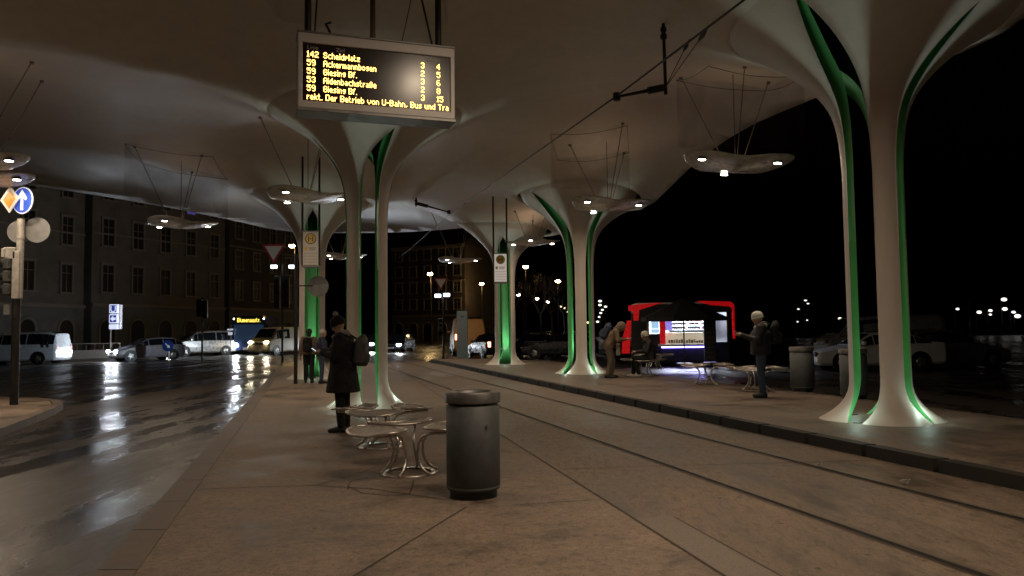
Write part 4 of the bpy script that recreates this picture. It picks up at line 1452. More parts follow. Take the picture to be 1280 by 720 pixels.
# bus
p = at(311, 60)
r = thing('city_bus', 'dark blue city bus with yellow destination sign coming towards the stop', 'bus', p, R(12))
M_BUS = mat('bus_blue', (0.010, 0.016, 0.045), 0.3, var=.1)
b = MB(); b.cbox((0, 6, 1.62), (2.5, 12, 2.75), 0.12); b.build('body', M_BUS, r)
b = MB(); b.box((0, -0.02, 1.68), (2.2, 0.04, 1.35)); b.build('windscreen', mat('bus_glass', (0.02, 0.03, 0.05), .1, emit=(.05, .10, .22), es=.16), r)
b = MB(); b.box((0, -0.03, 2.66), (2.1, 0.04, 0.42)); ds = b.build('destination_display', M_BLACK, r)
mb = MB(); led(mb, 'Blumenaustr.', -0.86, 2.84, 0.03, 0.046, -0.06, width=1.72, fill=.98)
mb.build('display_text', mat('led_yellow', (.1, .1, 0), .5, emit=(1, .72, .10), es=2.6), ds)
for x in (-0.95, 0.95):
    b = MB(); b.ball((x, -0.03, 0.72), 0.15, sy=.5); b.build('headlight', M_HEAD, r)
    b = MB(); b.ball((x * 1.17, -0.03, 2.78), 0.055, sy=.5); b.build('marker_light', M_WLAMP, r)
    b = MB(); b.cbox((x * 1.42, -.15, 2.1), (.2, .12, .4), .03); b.build('mirror', M_BLACK, r)
    for yy in (2.6, 8.8):
        t = MB(); t.lathe([(.3, -.14), (.48, -.12), (.5, 0), (.48, .12), (.3, .14)], n=24); t.xform(Matrix.Translation((x * 1.2, yy, .5)) @ Matrix.Rotation(R(90), 4, 'Y')); t.build('wheel', M_TIRE, r)
b = MB()
for k in range(6):
    b = MB(); b.box((-1.26, 1.6 + 1.85 * k, 1.9), (.03, 1.6, 1.0)); b.build('side_window', M_GLASS, r)
b = MB(); b.box((0, -0.03, .45), (.9, .02, .2)); b.build('number_plate', M_PLATE, r)
# small white lit signs left of the bus
p = at(288, 59)
r = thing('lit_road_sign', 'small lit white sign plates on a post left of the bus', 'sign', p)
b = MB(); b.tube([(0, 0, 0), (0, 0, 2.3)], .04, 6); b.build('post', M_DARK, r)
s_ = 59 / 960
b = MB(); b.box((0, -.05, P(287, 412, 59).z - ZR), (7 * s_, .05, 2 * s_)); b.build('upper_plate', M_WHITEL, r)
b = MB(); b.box((0, -.05, P(287, 417, 59).z - ZR), (5 * s_, .05, 3.6 * s_)); b.build('lower_plate', M_WHITEL, r)

# ------------------------------------------------------------------ low wall and rail of the underground stairs
p0, p1 = Vector((P(62, 430, 52).x, 52, -.12)), Vector((P(150, 430, 56).x, 56, -.12))
d = p1 - p0
r = thing('stair_parapet', 'low pale parapet wall with a thin handrail before the houses', 'wall', p0, math.atan2(d.y, d.x))
Ln = d.length
b = MB(); b.box((Ln / 2, 0, .3), (Ln, .25, .6)); b.build('wall', mat('parapet_concrete', (.30, .28, .25), .7, var=.2), r)
b = MB(); b.tube([(0, 0, 1.05), (Ln, 0, 1.05)], .03, 8); rl_ = b.build('handrail', M_POLE, r)
b = MB()
for k in range(9):
    b.tube([(Ln * k / 8, 0, .6), (Ln * k / 8, 0, 1.05)], .018, 6)
b.build('rail_posts', M_POLE, rl_)

# ------------------------------------------------------------------ houses
M_WALLP = mat('plaster_warm_grey', (0.17, 0.15, 0.13), 0.85, var=0.25, scale=0.7)
M_WALL2 = mat('plaster_brown', (0.07, 0.055, 0.045), 0.85, var=0.25, scale=0.8)
M_BASEW = mat('ground_floor_grey', (0.15, 0.15, 0.14), 0.85, var=0.25, scale=0.9)
M_TRIM = mat('stone_trim', (0.24, 0.21, 0.18), 0.8, var=0.15)
M_ROOF = mat('slate_roof', (0.04, 0.03, 0.03), 0.7)
M_PANE = mat('night_pane', (0.012, 0.012, 0.014), 0.45, spec=0.3)
M_LITP = mat('violet_lit_pane', (0.1, 0.1, 0.3), 0.4, emit=(0.22, 0.20, 0.95), es=0.22)
def house(A, B, H, floors, bays, label, wall, lit=(), door=None, gf=4.2, depth=12):
    A, B = Vector(A), Vector(B)
    d = B - A
    Ln = d.length
    rz = math.atan2(d.y, d.x)
    r = thing('apartment_house', label, 'house', (A.x, A.y, -0.1), rz, 'dark apartment houses along the street')
    b = MB(); b.box((Ln / 2, depth / 2, H / 2), (Ln, depth, H)); b.build('wall', wall, r)
    b = MB(); b.box((Ln / 2, -0.04, gf / 2), (Ln - .05, 0.1, gf)); b.build('ground_floor_facing', M_BASEW, r)
    for (z, h, o) in ((gf + .15, .3, .25), (H - .2, .5, .5), (gf + (H - gf) * .5, .15, .12)):
        b = MB(); b.box((Ln / 2, -o / 2, z), (Ln, o, h)); b.build('cornice', M_TRIM, r)
    b = MB(); b.add([(0, -.4, H), (Ln, -.4, H), (Ln, depth / 2, H + 3.4), (0, depth / 2, H + 3.4), (0, depth, H), (Ln, depth, H)], [(0, 1, 2, 3), (3, 2, 5, 4), (0, 3, 4), (1, 5, 2)]); b.build('roof', M_ROOF, r)
    fh = (H - gf - .6) / floors
    bw = Ln / bays
    for f in range(floors):
        for k in range(bays):
            x = bw * (k + .5); z = gf + .8 + fh * f + fh * .42
            ww, wh = min(1.15, bw * .42), fh * .56
            b = MB()
            b.box((x - ww / 2 - .09, -.06, z), (.18, .14, wh + .3)); b.box((x + ww / 2 + .09, -.06, z), (.18, .14, wh + .3))
            b.box((x, -.09, z + wh / 2 + .14), (ww + .5, .2, .2)); b.box((x, -.10, z - wh / 2 - .1), (ww + .5, .24, .14))
            b.box((x, -.03, z), (.06, .06, wh)); b.box((x, -.03, z + wh * .2), (ww, .055, .06))
            w_ = b.build('window', M_TRIM, r)
            b = MB(); b.box((x, -0.008, z), (ww, .03, wh)); b.build('pane', M_LITP if (f, k) in lit else M_PANE, w_)
    for k in range(bays):
        x = bw * (k + .5)
        w0 = min(1.5, bw * .5)
        n = 12
        arch = [(-w0 / 2, 0), (w0 / 2, 0)] + [(w0 / 2 * math.cos(PI * j / n), 2.2 + w0 / 2 * math.sin(PI * j / n)) for j in range(n + 1)]
        base = 0.0 if k == door else 0.9
        arch = [(x + ax, max(az, base) if az == 0 else az) for ax, az in arch]
        b = MB(); vs, fs = extr(arch, -.14, -.10); b.add(vs, fs); b.build('entrance_door' if k == door else 'shop_window', M_PANE, r)
        b = MB()
        for sx in (-1, 1): b.box((x + sx * (w0 / 2 + .12), -.13, 1.15), (.2, .12, 2.3))
        pr_ = [(x + (w0 / 2 + .12) * math.cos(PI * j / n), -.13, 2.2 + (w0 / 2 + .12) * math.sin(PI * j / n)) for j in range(n + 1)]
        b.tube(pr_, .1, 6); b.build('arch_trim', M_TRIM, r)
    return r
house((-43, 44), (-38.0, 68), 17, 3, 6, 'old apartment house at the left edge with pale window surrounds', M_WALLP, (), 4, 4.0)
house((-37.6, 68.5), (-31.5, 84), 17.5, 3, 5, 'apartment house with two violet lit windows behind the silver van', M_WALLP, ((2, 3),), 1, 4.2)
house((-31.2, 84.5), (-27.5, 97), 18.5, 4, 4, 'narrow apartment house at the street corner behind the give way sign', M_WALL2, (), 2, 4.2)
house((-20, 128), (-7.5, 122), 15.5, 4, 5, 'distant dark house closing the street behind the two legged near left column', M_WALL2, (), 2, 4.0)

# ------------------------------------------------------------------ street lamps
def make_lamp(H=9.0):
    r = thing('street_lamp', 'x', 'street lamp')
    b = MB(); b.tube([(0, 0, 0), (0, 0, H * .5), (0, 0, H - .3)], [.10, .075, .05], 10); b.build('pole', M_DARK, r)
    b = MB(); b.tube([(0, 0, H - .35), (0, -.1, H - .1), (0, -.5, H)], .035, 8); b.build('arm', M_DARK, r)
    b = MB(); b.cbox((0, -.8, H + .06), (.36, .8, .12), .03); b.build('lamp_head', M_DARK, r)
    return r
slamp = make_lamp()
M_FARW = mat('far_warm_glow', (1, 1, 1), .3, emit=(1, .80, .5), es=1.6)
M_FARL = mat('far_white_glow', (1, 1, 1), .3, emit=(1, .95, .86), es=1.6)
M_SOD2 = M_SODIUM
first = True
def lamp_at(px, py, label, warm=True, H=9.0, Y=None, size=None, power=0, rz=0.0):
    global first
    dz = H + 0.02 - CAMZ - (-.12) * -1
    d = ray(px, py)
    Yc = (H - 0.1 - CAMZ) / d.z * d.y if Y is None else Y
    q = P(px, py, Yc)
    o = copy_tree(slamp)
    Hh = q.z + .12
    o.location = (q.x, q.y + .8, -.12)
    if Y is not None:
        o.scale = (1, 1, Hh / 9.0)
    o['label'] = label; o['group'] = 'street lamps glowing in the night'
    b = MB(); rad_ = (size or 2.6) * Yc / 960
    sc_ = 9.0 / Hh if Y is not None else 1
    b.ball((0, -.8, (9.0 if Y is None else 9.0) - 0.06), rad_, sx=1.25, sy=1, sz=.8 * (sc_ if Y is not None else 1))
    b.build('lamp_bulb', (M_SODIUM if warm else M_WLAMP) if Y is None or Y < 60 else (M_FARW if warm else M_FARL), o)
    if power:
        ld = bpy.data.lights.new('street_lamp_light', 'POINT'); ld.energy = power; ld.color = (1, .62, .25) if warm else (1, .9, .75); ld.shadow_soft_size = .2
        lo = bpy.data.objects.new('street_lamp_light', ld); COL.objects.link(lo); lo.parent = o; lo.location = (0, -.8, 8.2)
    return o
lamp_at(365, 306, 'yellow street lamp right of the give way triangle', True, power=260, size=3.0)
lamp_at(537.5, 341.5, 'yellow street lamp seen between the thin column leg and the small give way sign', True, power=240)
lamp_at(602, 354, 'yellow street lamp left of the bright stop sign', True, power=260, size=2.2)
lamp_at(657, 332.5, 'yellow street lamp right of the furthest column, the highest there', True, power=90, size=2.6)
lamp_at(697.5, 351, 'yellow street lamp left of the green lit column', True, power=90, size=2.5)
lamp_at(648, 368, 'white street lamp touching the right leg of the furthest column', False, size=2.0)
lamp_at(671.5, 373, 'white street lamp below the two yellow ones', False, size=1.8)
lamp_at(685, 377, 'white street lamp farther down the avenue', False, size=1.7)
for px, py, s_ in ((700.5, 383, 1.5), (706.5, 385, 1.5), (709, 389, 1.6), (735, 403, 1.6), (750, 376, 1.8), (750, 381, 1.7), (757, 383, 1.6), (753, 387, 1.4), (751, 391, 1.4), (749, 396, 1.3), (747, 402, 1.5)):
    lamp_at(px, py, 'one of the tiny avenue lamps far off around the green lit column', px < 745, H=9, Y=170, size=s_)
for px, py, s_ in ((998, 386, 1.3), (1007, 375, 1.5), (1010, 379, 1.3), (997, 402, 1.0), (1009, 400, 1.0), (1050, 398, 1.9), (1197, 386, 1.8), (1224, 390, 2.4), (1238, 388, 2.0), (1238, 393, 1.5), (1255, 374, 2.8), (1256, 386, 2.6), (1267, 390, 2.0), (1272, 395, 3.0)):
    lamp_at(px, py, 'one of the small white lamps far off in the darkness at right', False, H=6, Y=120, size=s_)
# lamps beyond the left edge of the frame lighting road and houses
lamp_at(-120, 250, 'street lamp by the houses, out of frame', True, H=9, Y=44, power=14)
lamp_at(300, 420, 'small street lamp by the bus stop', True, H=6, Y=110, size=1.0)

remove_tree(slamp)
# bare street trees in the distance
M_BARK = mat('bark', (0.06, 0.045, 0.035), .9, var=.3)
def tree(px, Y, h, label, seed):
    rnd = random.Random(seed)
    q = at(px, Y)
    r = thing('bare_tree', label, 'tree', q, 0, 'bare trees along the avenue')
    b = MB(); b.tube([(0, 0, 0), (.1, 0, h * .2), (0, .1, h * .42)], [.2, .16, .12], 8); b.build('trunk', M_BARK, r)
    b = MB()
    def br(p, d, L, rr, dep):
        e = p + d * L
        mid = p.lerp(e, .5) + Vector((rnd.uniform(-1, 1), rnd.uniform(-1, 1), 0)) * L * .07
        b.tube([p, mid, e], [rr, rr * .8, rr * .55], 5, cap=False)
        if dep == 0: return
        for _ in range(3):
            nd_ = (d + Vector((rnd.uniform(-1, 1), rnd.uniform(-1, 1), rnd.uniform(-.2, .6))) * .75).normalized()
            br(e, nd_, L * rnd.uniform(.6, .8), rr * .55, dep - 1)
    for k in range(4):
        a = k * PI / 2 + rnd.random()
        br(Vector((0, .1, h * .40)), Vector((math.cos(a) * .6, math.sin(a) * .6, 1)).normalized(), h * .2, .09, 4)
    b.build('crown', M_BARK, r)
for i, (px, Y, h) in enumerate(((655, 75, 8), (676, 88, 8.5), (690, 100, 9), (706, 82, 8), (640, 95, 9))):
    tree(px, Y, h, ['bare tree just right of the furthest column', 'bare tree above the parked dark cars', 'bare tree farther down the avenue', 'bare tree beside the green lit column', 'bare tree hidden behind the furthest column'][i], i)

# ------------------------------------------------------------------ snack kiosk
KY = 33.0
kp = at(848, KY, -0.0)
ks = KY / 960
def kz(y): return P(848, y, KY).z
kx = lambda x: (x - 848) * ks
K = thing('snack_kiosk', 'snack kiosk glowing red outside and white inside with a counter', 'kiosk', (kp.x, KY, 0), R(-4))
M_KRED = mat('kiosk_red', (0.70, 0.015, 0.02), 0.3, var=.08, emit=(1, 0.008, 0.012), es=0.24)
M_KREDD = mat('kiosk_red_unlit', (0.10, 0.006, 0.008), 0.35, var=.1)
M_KIN = mat('kiosk_interior_white', (0.75, 0.78, 0.80), .5, var=.05)
M_KBLK = mat('kiosk_black', (0.015, 0.014, 0.018), .4)
def kb_(name, x0, x1, y0, y1, d0, d1, m, parent=K, bev=0):
    z0, z1 = kz(y1), kz(y0)
    b = MB(); b.box(((kx(x0) + kx(x1)) / 2, (d0 + d1) / 2, (z0 + z1) / 2), (kx(x1) - kx(x0), d1 - d0, z1 - z0))
    return b.build(name, m, parent, bevel=bev)
kb_('floor', 797, 908, 451, 453, 0, 2.6, M_KBLK)
kb_('back_wall', 797, 908, 380, 451, 2.5, 2.6, M_KIN)
kb_('ceiling', 797, 908, 378, 380, 0, 2.6, M_KIN)
kb_('side_wall', 796, 797, 380, 451, 0.05, 2.5, M_KBLK)
kb_('side_wall', 908, 911, 380, 451, 0.05, 2.5, M_KBLK)
# glowing red front frame
b = MB()
z_t, z_b = kz(376), kz(451)
vs, fs = extr([(kx(787), kz(381)), (kx(829), kz(378)), (kx(800), kz(387)), (kx(799), kz(400)), (kx(793), kz(400)), (kx(792), kz(388)), (kx(787), kz(388))], -.12, 0.0); b.add(vs, fs)
b.build('red_frame', M_KRED, K)
b = MB()
vs, fs = extr([(kx(785), kz(400)), (kx(790), kz(400)), (kx(787), kz(441)), (kx(777), kz(441)), (kx(779), kz(420))], -.2, -.14); b.add(vs, fs)
b.build('red_frame', M_KRED, K)
b = MB(); vs, fs = extr([(kx(872), kz(376.5)), (kx(913), kz(378)), (kx(917), kz(382)), (kx(917), kz(424)), (kx(914.5), kz(424)), (kx(914), kz(387)), (kx(911), kz(384)), (kx(888), kz(382))], -.12, 0.0); b.add(vs, fs)
b.build('red_frame', M_KRED, K)
kb_('red_pillar', 825, 832, 391, 430, -.1, .1, M_KRED)
kb_('fascia', 800, 914, 380, 391, -.1, .02, M_KBLK)
kb_('dark_panel', 790, 826, 391, 400, -.06, .02, M_KBLK)
kb_('lower_front', 826, 892, 431, 451, -.25, .2, M_KBLK)
kb_('lower_front', 892, 908, 428, 451, -.1, .2, M_KBLK)
kb_('counter_ledge', 822, 886, 430, 432.5, -.55, .1, mat('counter_white', (.8, .78, .75), .3))
kb_('added_violet_strip', 826, 892, 433, 434.4, -.30, -.25, mat('added_violet_glow', (.1, .1, .5), .4, emit=(.22, .16, 1), es=26))  # added glowing strip that tints the wet forecourt violet
kb_('dark_door', 790, 812, 400, 450, -.08, .05, M_KBLK)
kb_('dark_panel', 811.5, 826, 417, 451, -.03, .03, M_KBLK)
kb_('dark_panel', 811.5, 826, 391, 401, -.03, .03, M_KBLK)
kb_('door_post', 808.5, 811.5, 399, 449, -.14, -.08, M_STEEL)
scp = kb_('menu_screen', 814.5, 824, 401, 416, -.10, -.04, mat('screen_pale_blue', (.3, .5, .7), .4, emit=(.45, .72, 1), es=.75))
kb_('screen_band', 814.5, 824, 410, 411.5, -.115, -.10, mat('screen_white', (1, 1, 1), .4, emit=(.9, .97, 1), es=1.0), scp)
kb_('violet_panel', 833, 845, 391, 413, 1.1, 1.15, mat('violet_board', (.08, .07, .25), .4, emit=(.16, .12, .5), es=.25))
dc = kb_('display_case', 833, 880, 416, 430, .1, .9, mat('case_inside', (.7, .66, .55), .4, emit=(1, .86, .62), es=.35))
rnd = random.Random(5)
for k in range(14):
    x = 836 + k * 3.1; h = rnd.uniform(2.5, 5)
    kb_('food_tray', x, x + 2.3, 429 - h, 429, .06, .1, mat('tray_%d' % (k % 4), [(.3, .2, .08), (.1, .07, .05), (.45, .35, .2), (.2, .22, .1)][k % 4], .5), dc)
for j, yy in enumerate((397, 402, 407, 412)):
    sh = kb_('shelf', 846, 903, yy, yy + .8, 2.1, 2.5, mat('shelf_grey', (.25, .3, .33), .5))
    bm_ = MB()
    for k in range(24):
        x = 847 + k * 2.3; h = rnd.uniform(2, 3.6)
        c_ = Vector(((kx(x)), 2.25, kz(yy - h / 2)))
        bm_.lathe([(.03, -h * ks / 2), (.03, h * ks * .2), (.012, h * ks / 2)], c_, 8)
    bm_.build('bottles', mat('bottle_mix', (.5, .45, .45), .2, var=.9, scale=4), sh)
b = MB()
for j in range(13):
    pass
b.tube([(kx(884) - (kx(884) - kx(868)) * (1 - math.cos(PI / 2 * j / 12)) * 0 + kx(868) * 0 - 0 + (kx(875) - kx(884)) + .33 * math.cos(PI * j / 12), 1.6, kz(411) + .38 * math.sin(PI * j / 12)) for j in range(13)], .045, 8)
b.build('arched_hood', mat('hood_pinkish', (.45, .2, .2), .4), K)
b = MB(); b.box((0, 1.2, kz(381)), (kx(905) - kx(835), .5, .03)); b.build('ceiling_lamp', mat('kiosk_tube_light', (1, 1, 1), .3, emit=(.86, .93, 1), es=3.5), K)
ld = bpy.data.lights.new('kiosk_light', 'AREA'); ld.shape = 'RECTANGLE'; ld.size = 2.2; ld.size_y = .5; ld.energy = 560; ld.color = (.82, .88, 1)
lo = bpy.data.objects.new('kiosk_light', ld); COL.objects.link(lo); lo.parent = K; lo.location = (.7, 1.2, kz(382.5))
# person serving
# parasol in front
pp = at(855, 31.2, 0.0)
U = thing('parasol', 'large black parasol with slim pole in front of the kiosk', 'parasol', pp)
s2 = 31.2 / 960
zc = P(855, 372, 31.2).z; ze = P(855, 397, 31.2).z
b = MB()
n = 8
vs = [(0, 0, zc)] + [((54 * s2) * math.cos(2 * PI * (k + .5) / n), 1.5 * math.sin(2 * PI * (k + .5) / n), ze) for k in range(n)] + [((54 * s2) * math.cos(2 * PI * (k + .5) / n), 1.5 * math.sin(2 * PI * (k + .5) / n), ze - .14) for k in range(n)]
fs = [(0, 1 + k, 1 + (k + 1) % n) for k in range(n)] + [(1 + k, 9 + k, 9 + (k + 1) % n, 1 + (k + 1) % n) for k in range(n)]
b.add(vs, fs); b.build('canopy', mat('black_canvas', (.012, .012, .014), .85), U)
b = MB(); b.tube([(0, 0, .06), (0, 0, zc)], .03, 8); b.build('pole', M_DARK, U)
b = MB(); b.cbox((0, 0, .05), (.6, .6, .1), .02); b.build('base', M_DARK, U)
# tall boards in front
for (px0, px1, y0, y1, Y, l, c_) in ((880, 895, 399, 448, 31.5, 'tall dark menu board standing right of the parasol pole', (.035, .03, .026)),):
    q = at((px0 + px1) / 2, Y, 0.0); s3 = Y / 960
    r = thing('menu_board', l, 'menu board', q, R(-3))
    zt = P(887, y0, Y).z
    b = MB(); b.cbox((0, 0, zt / 2 + .08), ((px1 - px0) * s3, .12, zt - .2), .02); bo = b.build('panel', mat('board_dark', c_, .5), r)
    b = MB(); b.cbox((0, 0, .06), ((px1 - px0) * s3 * 1.05, .5, .1), .02); b.build('base', M_STEEL, r)
    for k in range(7):
        b = MB(); b.box((0, -.066, zt - .35 - .2 * k), ((px1 - px0) * s3 * .7, .006, .05)); b.build('printed_line', mat('board_print', (.10, .09, .07), .6), bo)
# kiosk forecourt, wet and mirroring
b = MB(); b.add([(4.6, 22.8, -.118), (16, 19, -.118), (17, 46, -.118), (2.0, 46, -.118), (3.3, 28.4, -.118)], [(0, 1, 2, 3, 4)])
struct('kiosk_forecourt', b, paving_mat('wet_forecourt', (.012, .010, .012), (.045, .038, .036), .20, .5, wet=1, spots=False))

# ------------------------------------------------------------------ people
def organic(name, mb, m, parent, vox=0.016, it=3, fac=0.6):
    mb.smooth = True
    o = mb.build(name, m, parent)
    md = o.modifiers.new('remesh', 'REMESH'); md.mode = 'VOXEL'; md.voxel_size = vox; md.use_smooth_shade = True
    s_ = o.modifiers.new('smooth', 'SMOOTH'); s_.factor = fac; s_.iterations = it
    return o


def loft(mb, secs, n=20):
    """secs: (centre, fore-aft radius, lateral radius); horizontal-ish elliptical sections"""
    vs, fs = [], []
    for i, (c, rx, ry) in enumerate(secs):
        c = Vector(c)
        a = Vector(secs[max(i - 1, 0)][0]); b_ = Vector(secs[min(i + 1, len(secs) - 1)][0])
        t = (b_ - a).normalized()
        side = Vector((0, 1, 0))
        fwd = side.cross(t).normalized()
        for k in range(n):
            an = 2 * PI * k / n
            vs.append(c + fwd * (rx * math.cos(an)) + side * (ry * math.sin(an)))
    for i in range(len(secs) - 1):
        for k in range(n):
            j = (k + 1) % n
            fs.append((i * n + k, i * n + j, (i + 1) * n + j, (i + 1) * n + k))
    fs.append(tuple(range(n - 1, -1, -1))); fs.append(tuple(range((len(secs) - 1) * n, len(secs) * n)))
    mb.add(vs, fs, True)


def limb(mb, pts, rs):
    mb.tube(pts, rs, 12)
    for p, r_ in zip(pts, rs):
        mb.ball(p, r_, n=12, m=8)


def hand(mb, wrist, direction, side):
    d = Vector(direction).normalized()
    up = Vector((0, 0, 1))
    lat = d.cross(up).normalized()
    nrm = lat.cross(d).normalized()
    w = Vector(wrist)
    palm = w + d * 0.05
    mb.tube([w, w + d * .03, palm, w + d * .085], [.024, .032, .036, .034], 10)
    for k in range(4):
        o = (k - 1.5) * 0.019
        b0 = w + d * .08 + lat * o
        L = (.062, .074, .070, .056)[k]
        mb.tube([b0, b0 + d * L * .5 - nrm * .008, b0 + d * L * .8 - nrm * .028, b0 + d * L * .85 - nrm * .045], [.0105, .0100, .0092, .008], 8)
    b0 = w + d * .03 + lat * side * .028
    mb.tube([b0, b0 + lat * side * .022 + d * .025, b0 + lat * side * .022 + d * .055 - nrm * .012], [.014, .012, .010], 8)


def head_mesh(mb, c, pitch):
    """an egg shaped head with brow, nose, lips, chin and ears; c = centre, face towards +x"""
    t = MB()
    t.ball((0, 0, 0.02), 0.100, sx=.98, sy=.80, sz=1.08, n=20, m=14)
    t.ball((.028, 0, -.055), 0.070, sx=.92, sy=.80, sz=.95, n=16, m=10)
    t.ball((.082, 0, -.10), .020, sy=1.4)
    t.tube([(.088, 0, .022), (.106, 0, -.005), (.116, 0, -.022), (.098, 0, -.032)], [.010, .012, .015, .012], 8)
    t.ball((.092, 0, .032), .016, sy=2.6, sz=.6)
    t.ball((.090, 0, -.058), .013, sy=1.9, sz=.7)
    t.ball((.090, 0, -.070), .012, sy=1.7, sz=.7)
    for s_ in (-1, 1):
        t.ball((.080, s_ * .031, .012), .014)
        t.ball((-.005, s_ * .082, -.005), .026, sx=.75, sy=.35, sz=1.15)
    t.xform(Matrix.Translation(c) @ Matrix.Rotation(pitch, 4, 'Y'))
    mb.v_off = len(mb.v)
    mb.add(t.v, t.f, True)


def person(label, loc, rz, J, top, trous, shoe, extras, group='people waiting at the tram stop', scale=1.0):
    r = thing('person', label, 'person', loc, rz, group)
    r.scale = (scale,) * 3
    V_ = Vector
    b = MB()
    ch, pe, nk, hd = V_(J['chest']), V_(J['pelvis']), V_(J['neck']), V_(J['head'])
    loft(b, [(pe - V_((0, 0, .06)), .09, .13), (pe, .10, .15), (pe.lerp(ch, .5), .095, .135), (ch, .105, .16), (ch.lerp(nk, .6), .085, .13), (nk, .05, .055)])
    limb(b, [nk - V_((0, 0, .02)), nk.lerp(hd, .6)], [.052, .05])
    head_mesh(b, hd, J.get('pitch', .3))
    for s_ in (-1, 1):
        k = 'L' if s_ > 0 else 'R'
        sh, el, wr = V_(J['sh' + k]), V_(J['el' + k]), V_(J['wr' + k])
        limb(b, [sh, el, wr], [.052, .040, .027])
        hand(b, wr, J.get('hd' + k, wr - el), -s_)
        hp, kn, an = V_(J['hp' + k]), V_(J['kn' + k]), V_(J['an' + k])
        limb(b, [hp, hp.lerp(kn, .5), kn, kn.lerp(an, .35), an], [.085, .075, .055, .055, .036])
        toe = V_(J['toe' + k])
        b.tube([an, an.lerp(toe, .5) - V_((0, 0, .03)), toe], [.038, .035, .028], 8)
    organic('body', b, M_SKIN, r, .0105, 3)
    # jacket
    jm, longc, loose = top
    b = MB()
    hem = J['pelvis'][2] - longc
    hd_ = V_((pe.x, pe.y, hem)) if not J.get('sit') else pe - V_((.0, 0, .08))
    low = [(hd_, .155 + .10 * longc * 1.2 + loose, .20 + .10 * longc + loose)] if longc > .12 else [(hd_, .14 + loose, .19 + loose)]
    loft(b, low + [(pe, .14 + loose, .185 + loose), (pe.lerp(ch, .5), .135 + loose, .175 + loose), (ch, .145 + loose, .20 + loose), (ch.lerp(nk, .5), .125, .185), (ch.lerp(nk, .85), .085, .115), (nk + V_((0, 0, .015)), .068, .072)])
    for k in 'LR':
        sh, el, wr = V_(J['sh' + k]), V_(J['el' + k]), V_(J['wr' + k])
        limb(b, [sh, sh.lerp(el, .5), el, el.lerp(wr, .55), wr], [.078 + loose * .5, .068 + loose * .5, .060 + loose * .5, .052, .042])
    organic('jacket', b, jm, r, .016, 3)
    b = MB()
    loft(b, [(pe - V_((0, 0, .08)), .11, .16), (pe + V_((0, 0, .04)), .12, .165)])
    for k in 'LR':
        hp, kn, an = V_(J['hp' + k]), V_(J['kn' + k]), V_(J['an' + k])
        limb(b, [hp, hp.lerp(kn, .5), kn, kn.lerp(an, .5), an + V_((0, 0, .02))], [.108, .094, .078, .072, .062])
    organic('trousers', b, trous, r, .016, 3)
    for k in 'LR':
        an, toe = V_(J['an' + k]), V_(J['toe' + k])
        d = (toe - an); d.z = 0; d.normalize()
        b = MB()
        heel = V_((an.x, an.y, toe.z)) - d * .05
        b.tube([heel + V_((0, 0, .01)), heel.lerp(toe, .5) + V_((0, 0, .012)), toe + d * .03], [.046, .046, .034], 10)
        b.ball(toe + d * .03, .034); b.ball(heel + V_((0, 0, .01)), .046)
        b.tube([V_((an.x, an.y, toe.z)), an + V_((0, 0, .02))], [.046, .05], 10)
        organic('shoe', b, shoe, r, .012, 2)
    extras(r, J)
    return r


def J_stand(**kw):
    J = dict(pelvis=(0, 0, .96), chest=(.0, 0, 1.30), neck=(.01, 0, 1.47), head=(.045, 0, 1.60),
             shL=(0, .175, 1.40), shR=(0, -.175, 1.40), elL=(.03, .24, 1.13), elR=(.03, -.24, 1.13), wrL=(.25, .16, 1.12), wrR=(.25, -.16, 1.12),
             hpL=(0, .09, .90), hpR=(0, -.09, .90), knL=(.02, .095, .50), knR=(.0, -.095, .50), anL=(.0, .10, .09), anR=(-.02, -.10, .09), toeL=(.14, .12, .035), toeR=(.12, -.12, .035))
    J.update(kw)
    return J


def hat_(r, c, m, bob=None, brim=False, pitch=.25, name='hat', low=.02):
    b = MB()
    b.lathe([(.088, low), (.112, low), (.116, .05), (.108, .09), (.08, .125), (.04, .143), (.005, .148)], n=24, sx=1.02, sy=.86, cap=False)
    b.tube([(.112 * math.cos(2 * PI * k / 20), .095 * math.sin(2 * PI * k / 20), low + .012) for k in range(21)], .014, 6)
    b.xform(Matrix.Translation(c) @ Matrix.Rotation(pitch, 4, 'Y'))
    o = b.build(name, m, r)
    if bob:
        q = Matrix.Translation(c) @ Matrix.Rotation(pitch, 4, 'Y') @ Vector((-.015, 0, .17))
        b = MB(); b.ball(q, .045); b.build('bobble', bob, o)


def hood_(r, c, m, pitch=.4, up=True, name='hood'):
    b = MB()
    if up:
        b.ball((-.012, 0, .02), .132, sx=1.0, sy=.86, sz=1.05, n=18, m=12)
        b.ball((-.04, 0, -.10), .10, sy=1.0)
        b.tube([(.085, .072 * math.cos(a), .01 + .105 * math.sin(a)) for a in [2 * PI * k / 16 for k in range(17)]], .022, 6)
    else:
        b.tube([(-.01 + .095 * math.cos(a), .10 * math.sin(a), -.15 - .03 * math.cos(a)) for a in [2 * PI * k / 16 for k in range(17)]], .035, 8)
        b.ball((-.10, 0, -.15), .07, sy=1.2)
    b.xform(Matrix.Translation(c) @ Matrix.Rotation(pitch, 4, 'Y'))
    organic(name, b, m, r, .014, 2)


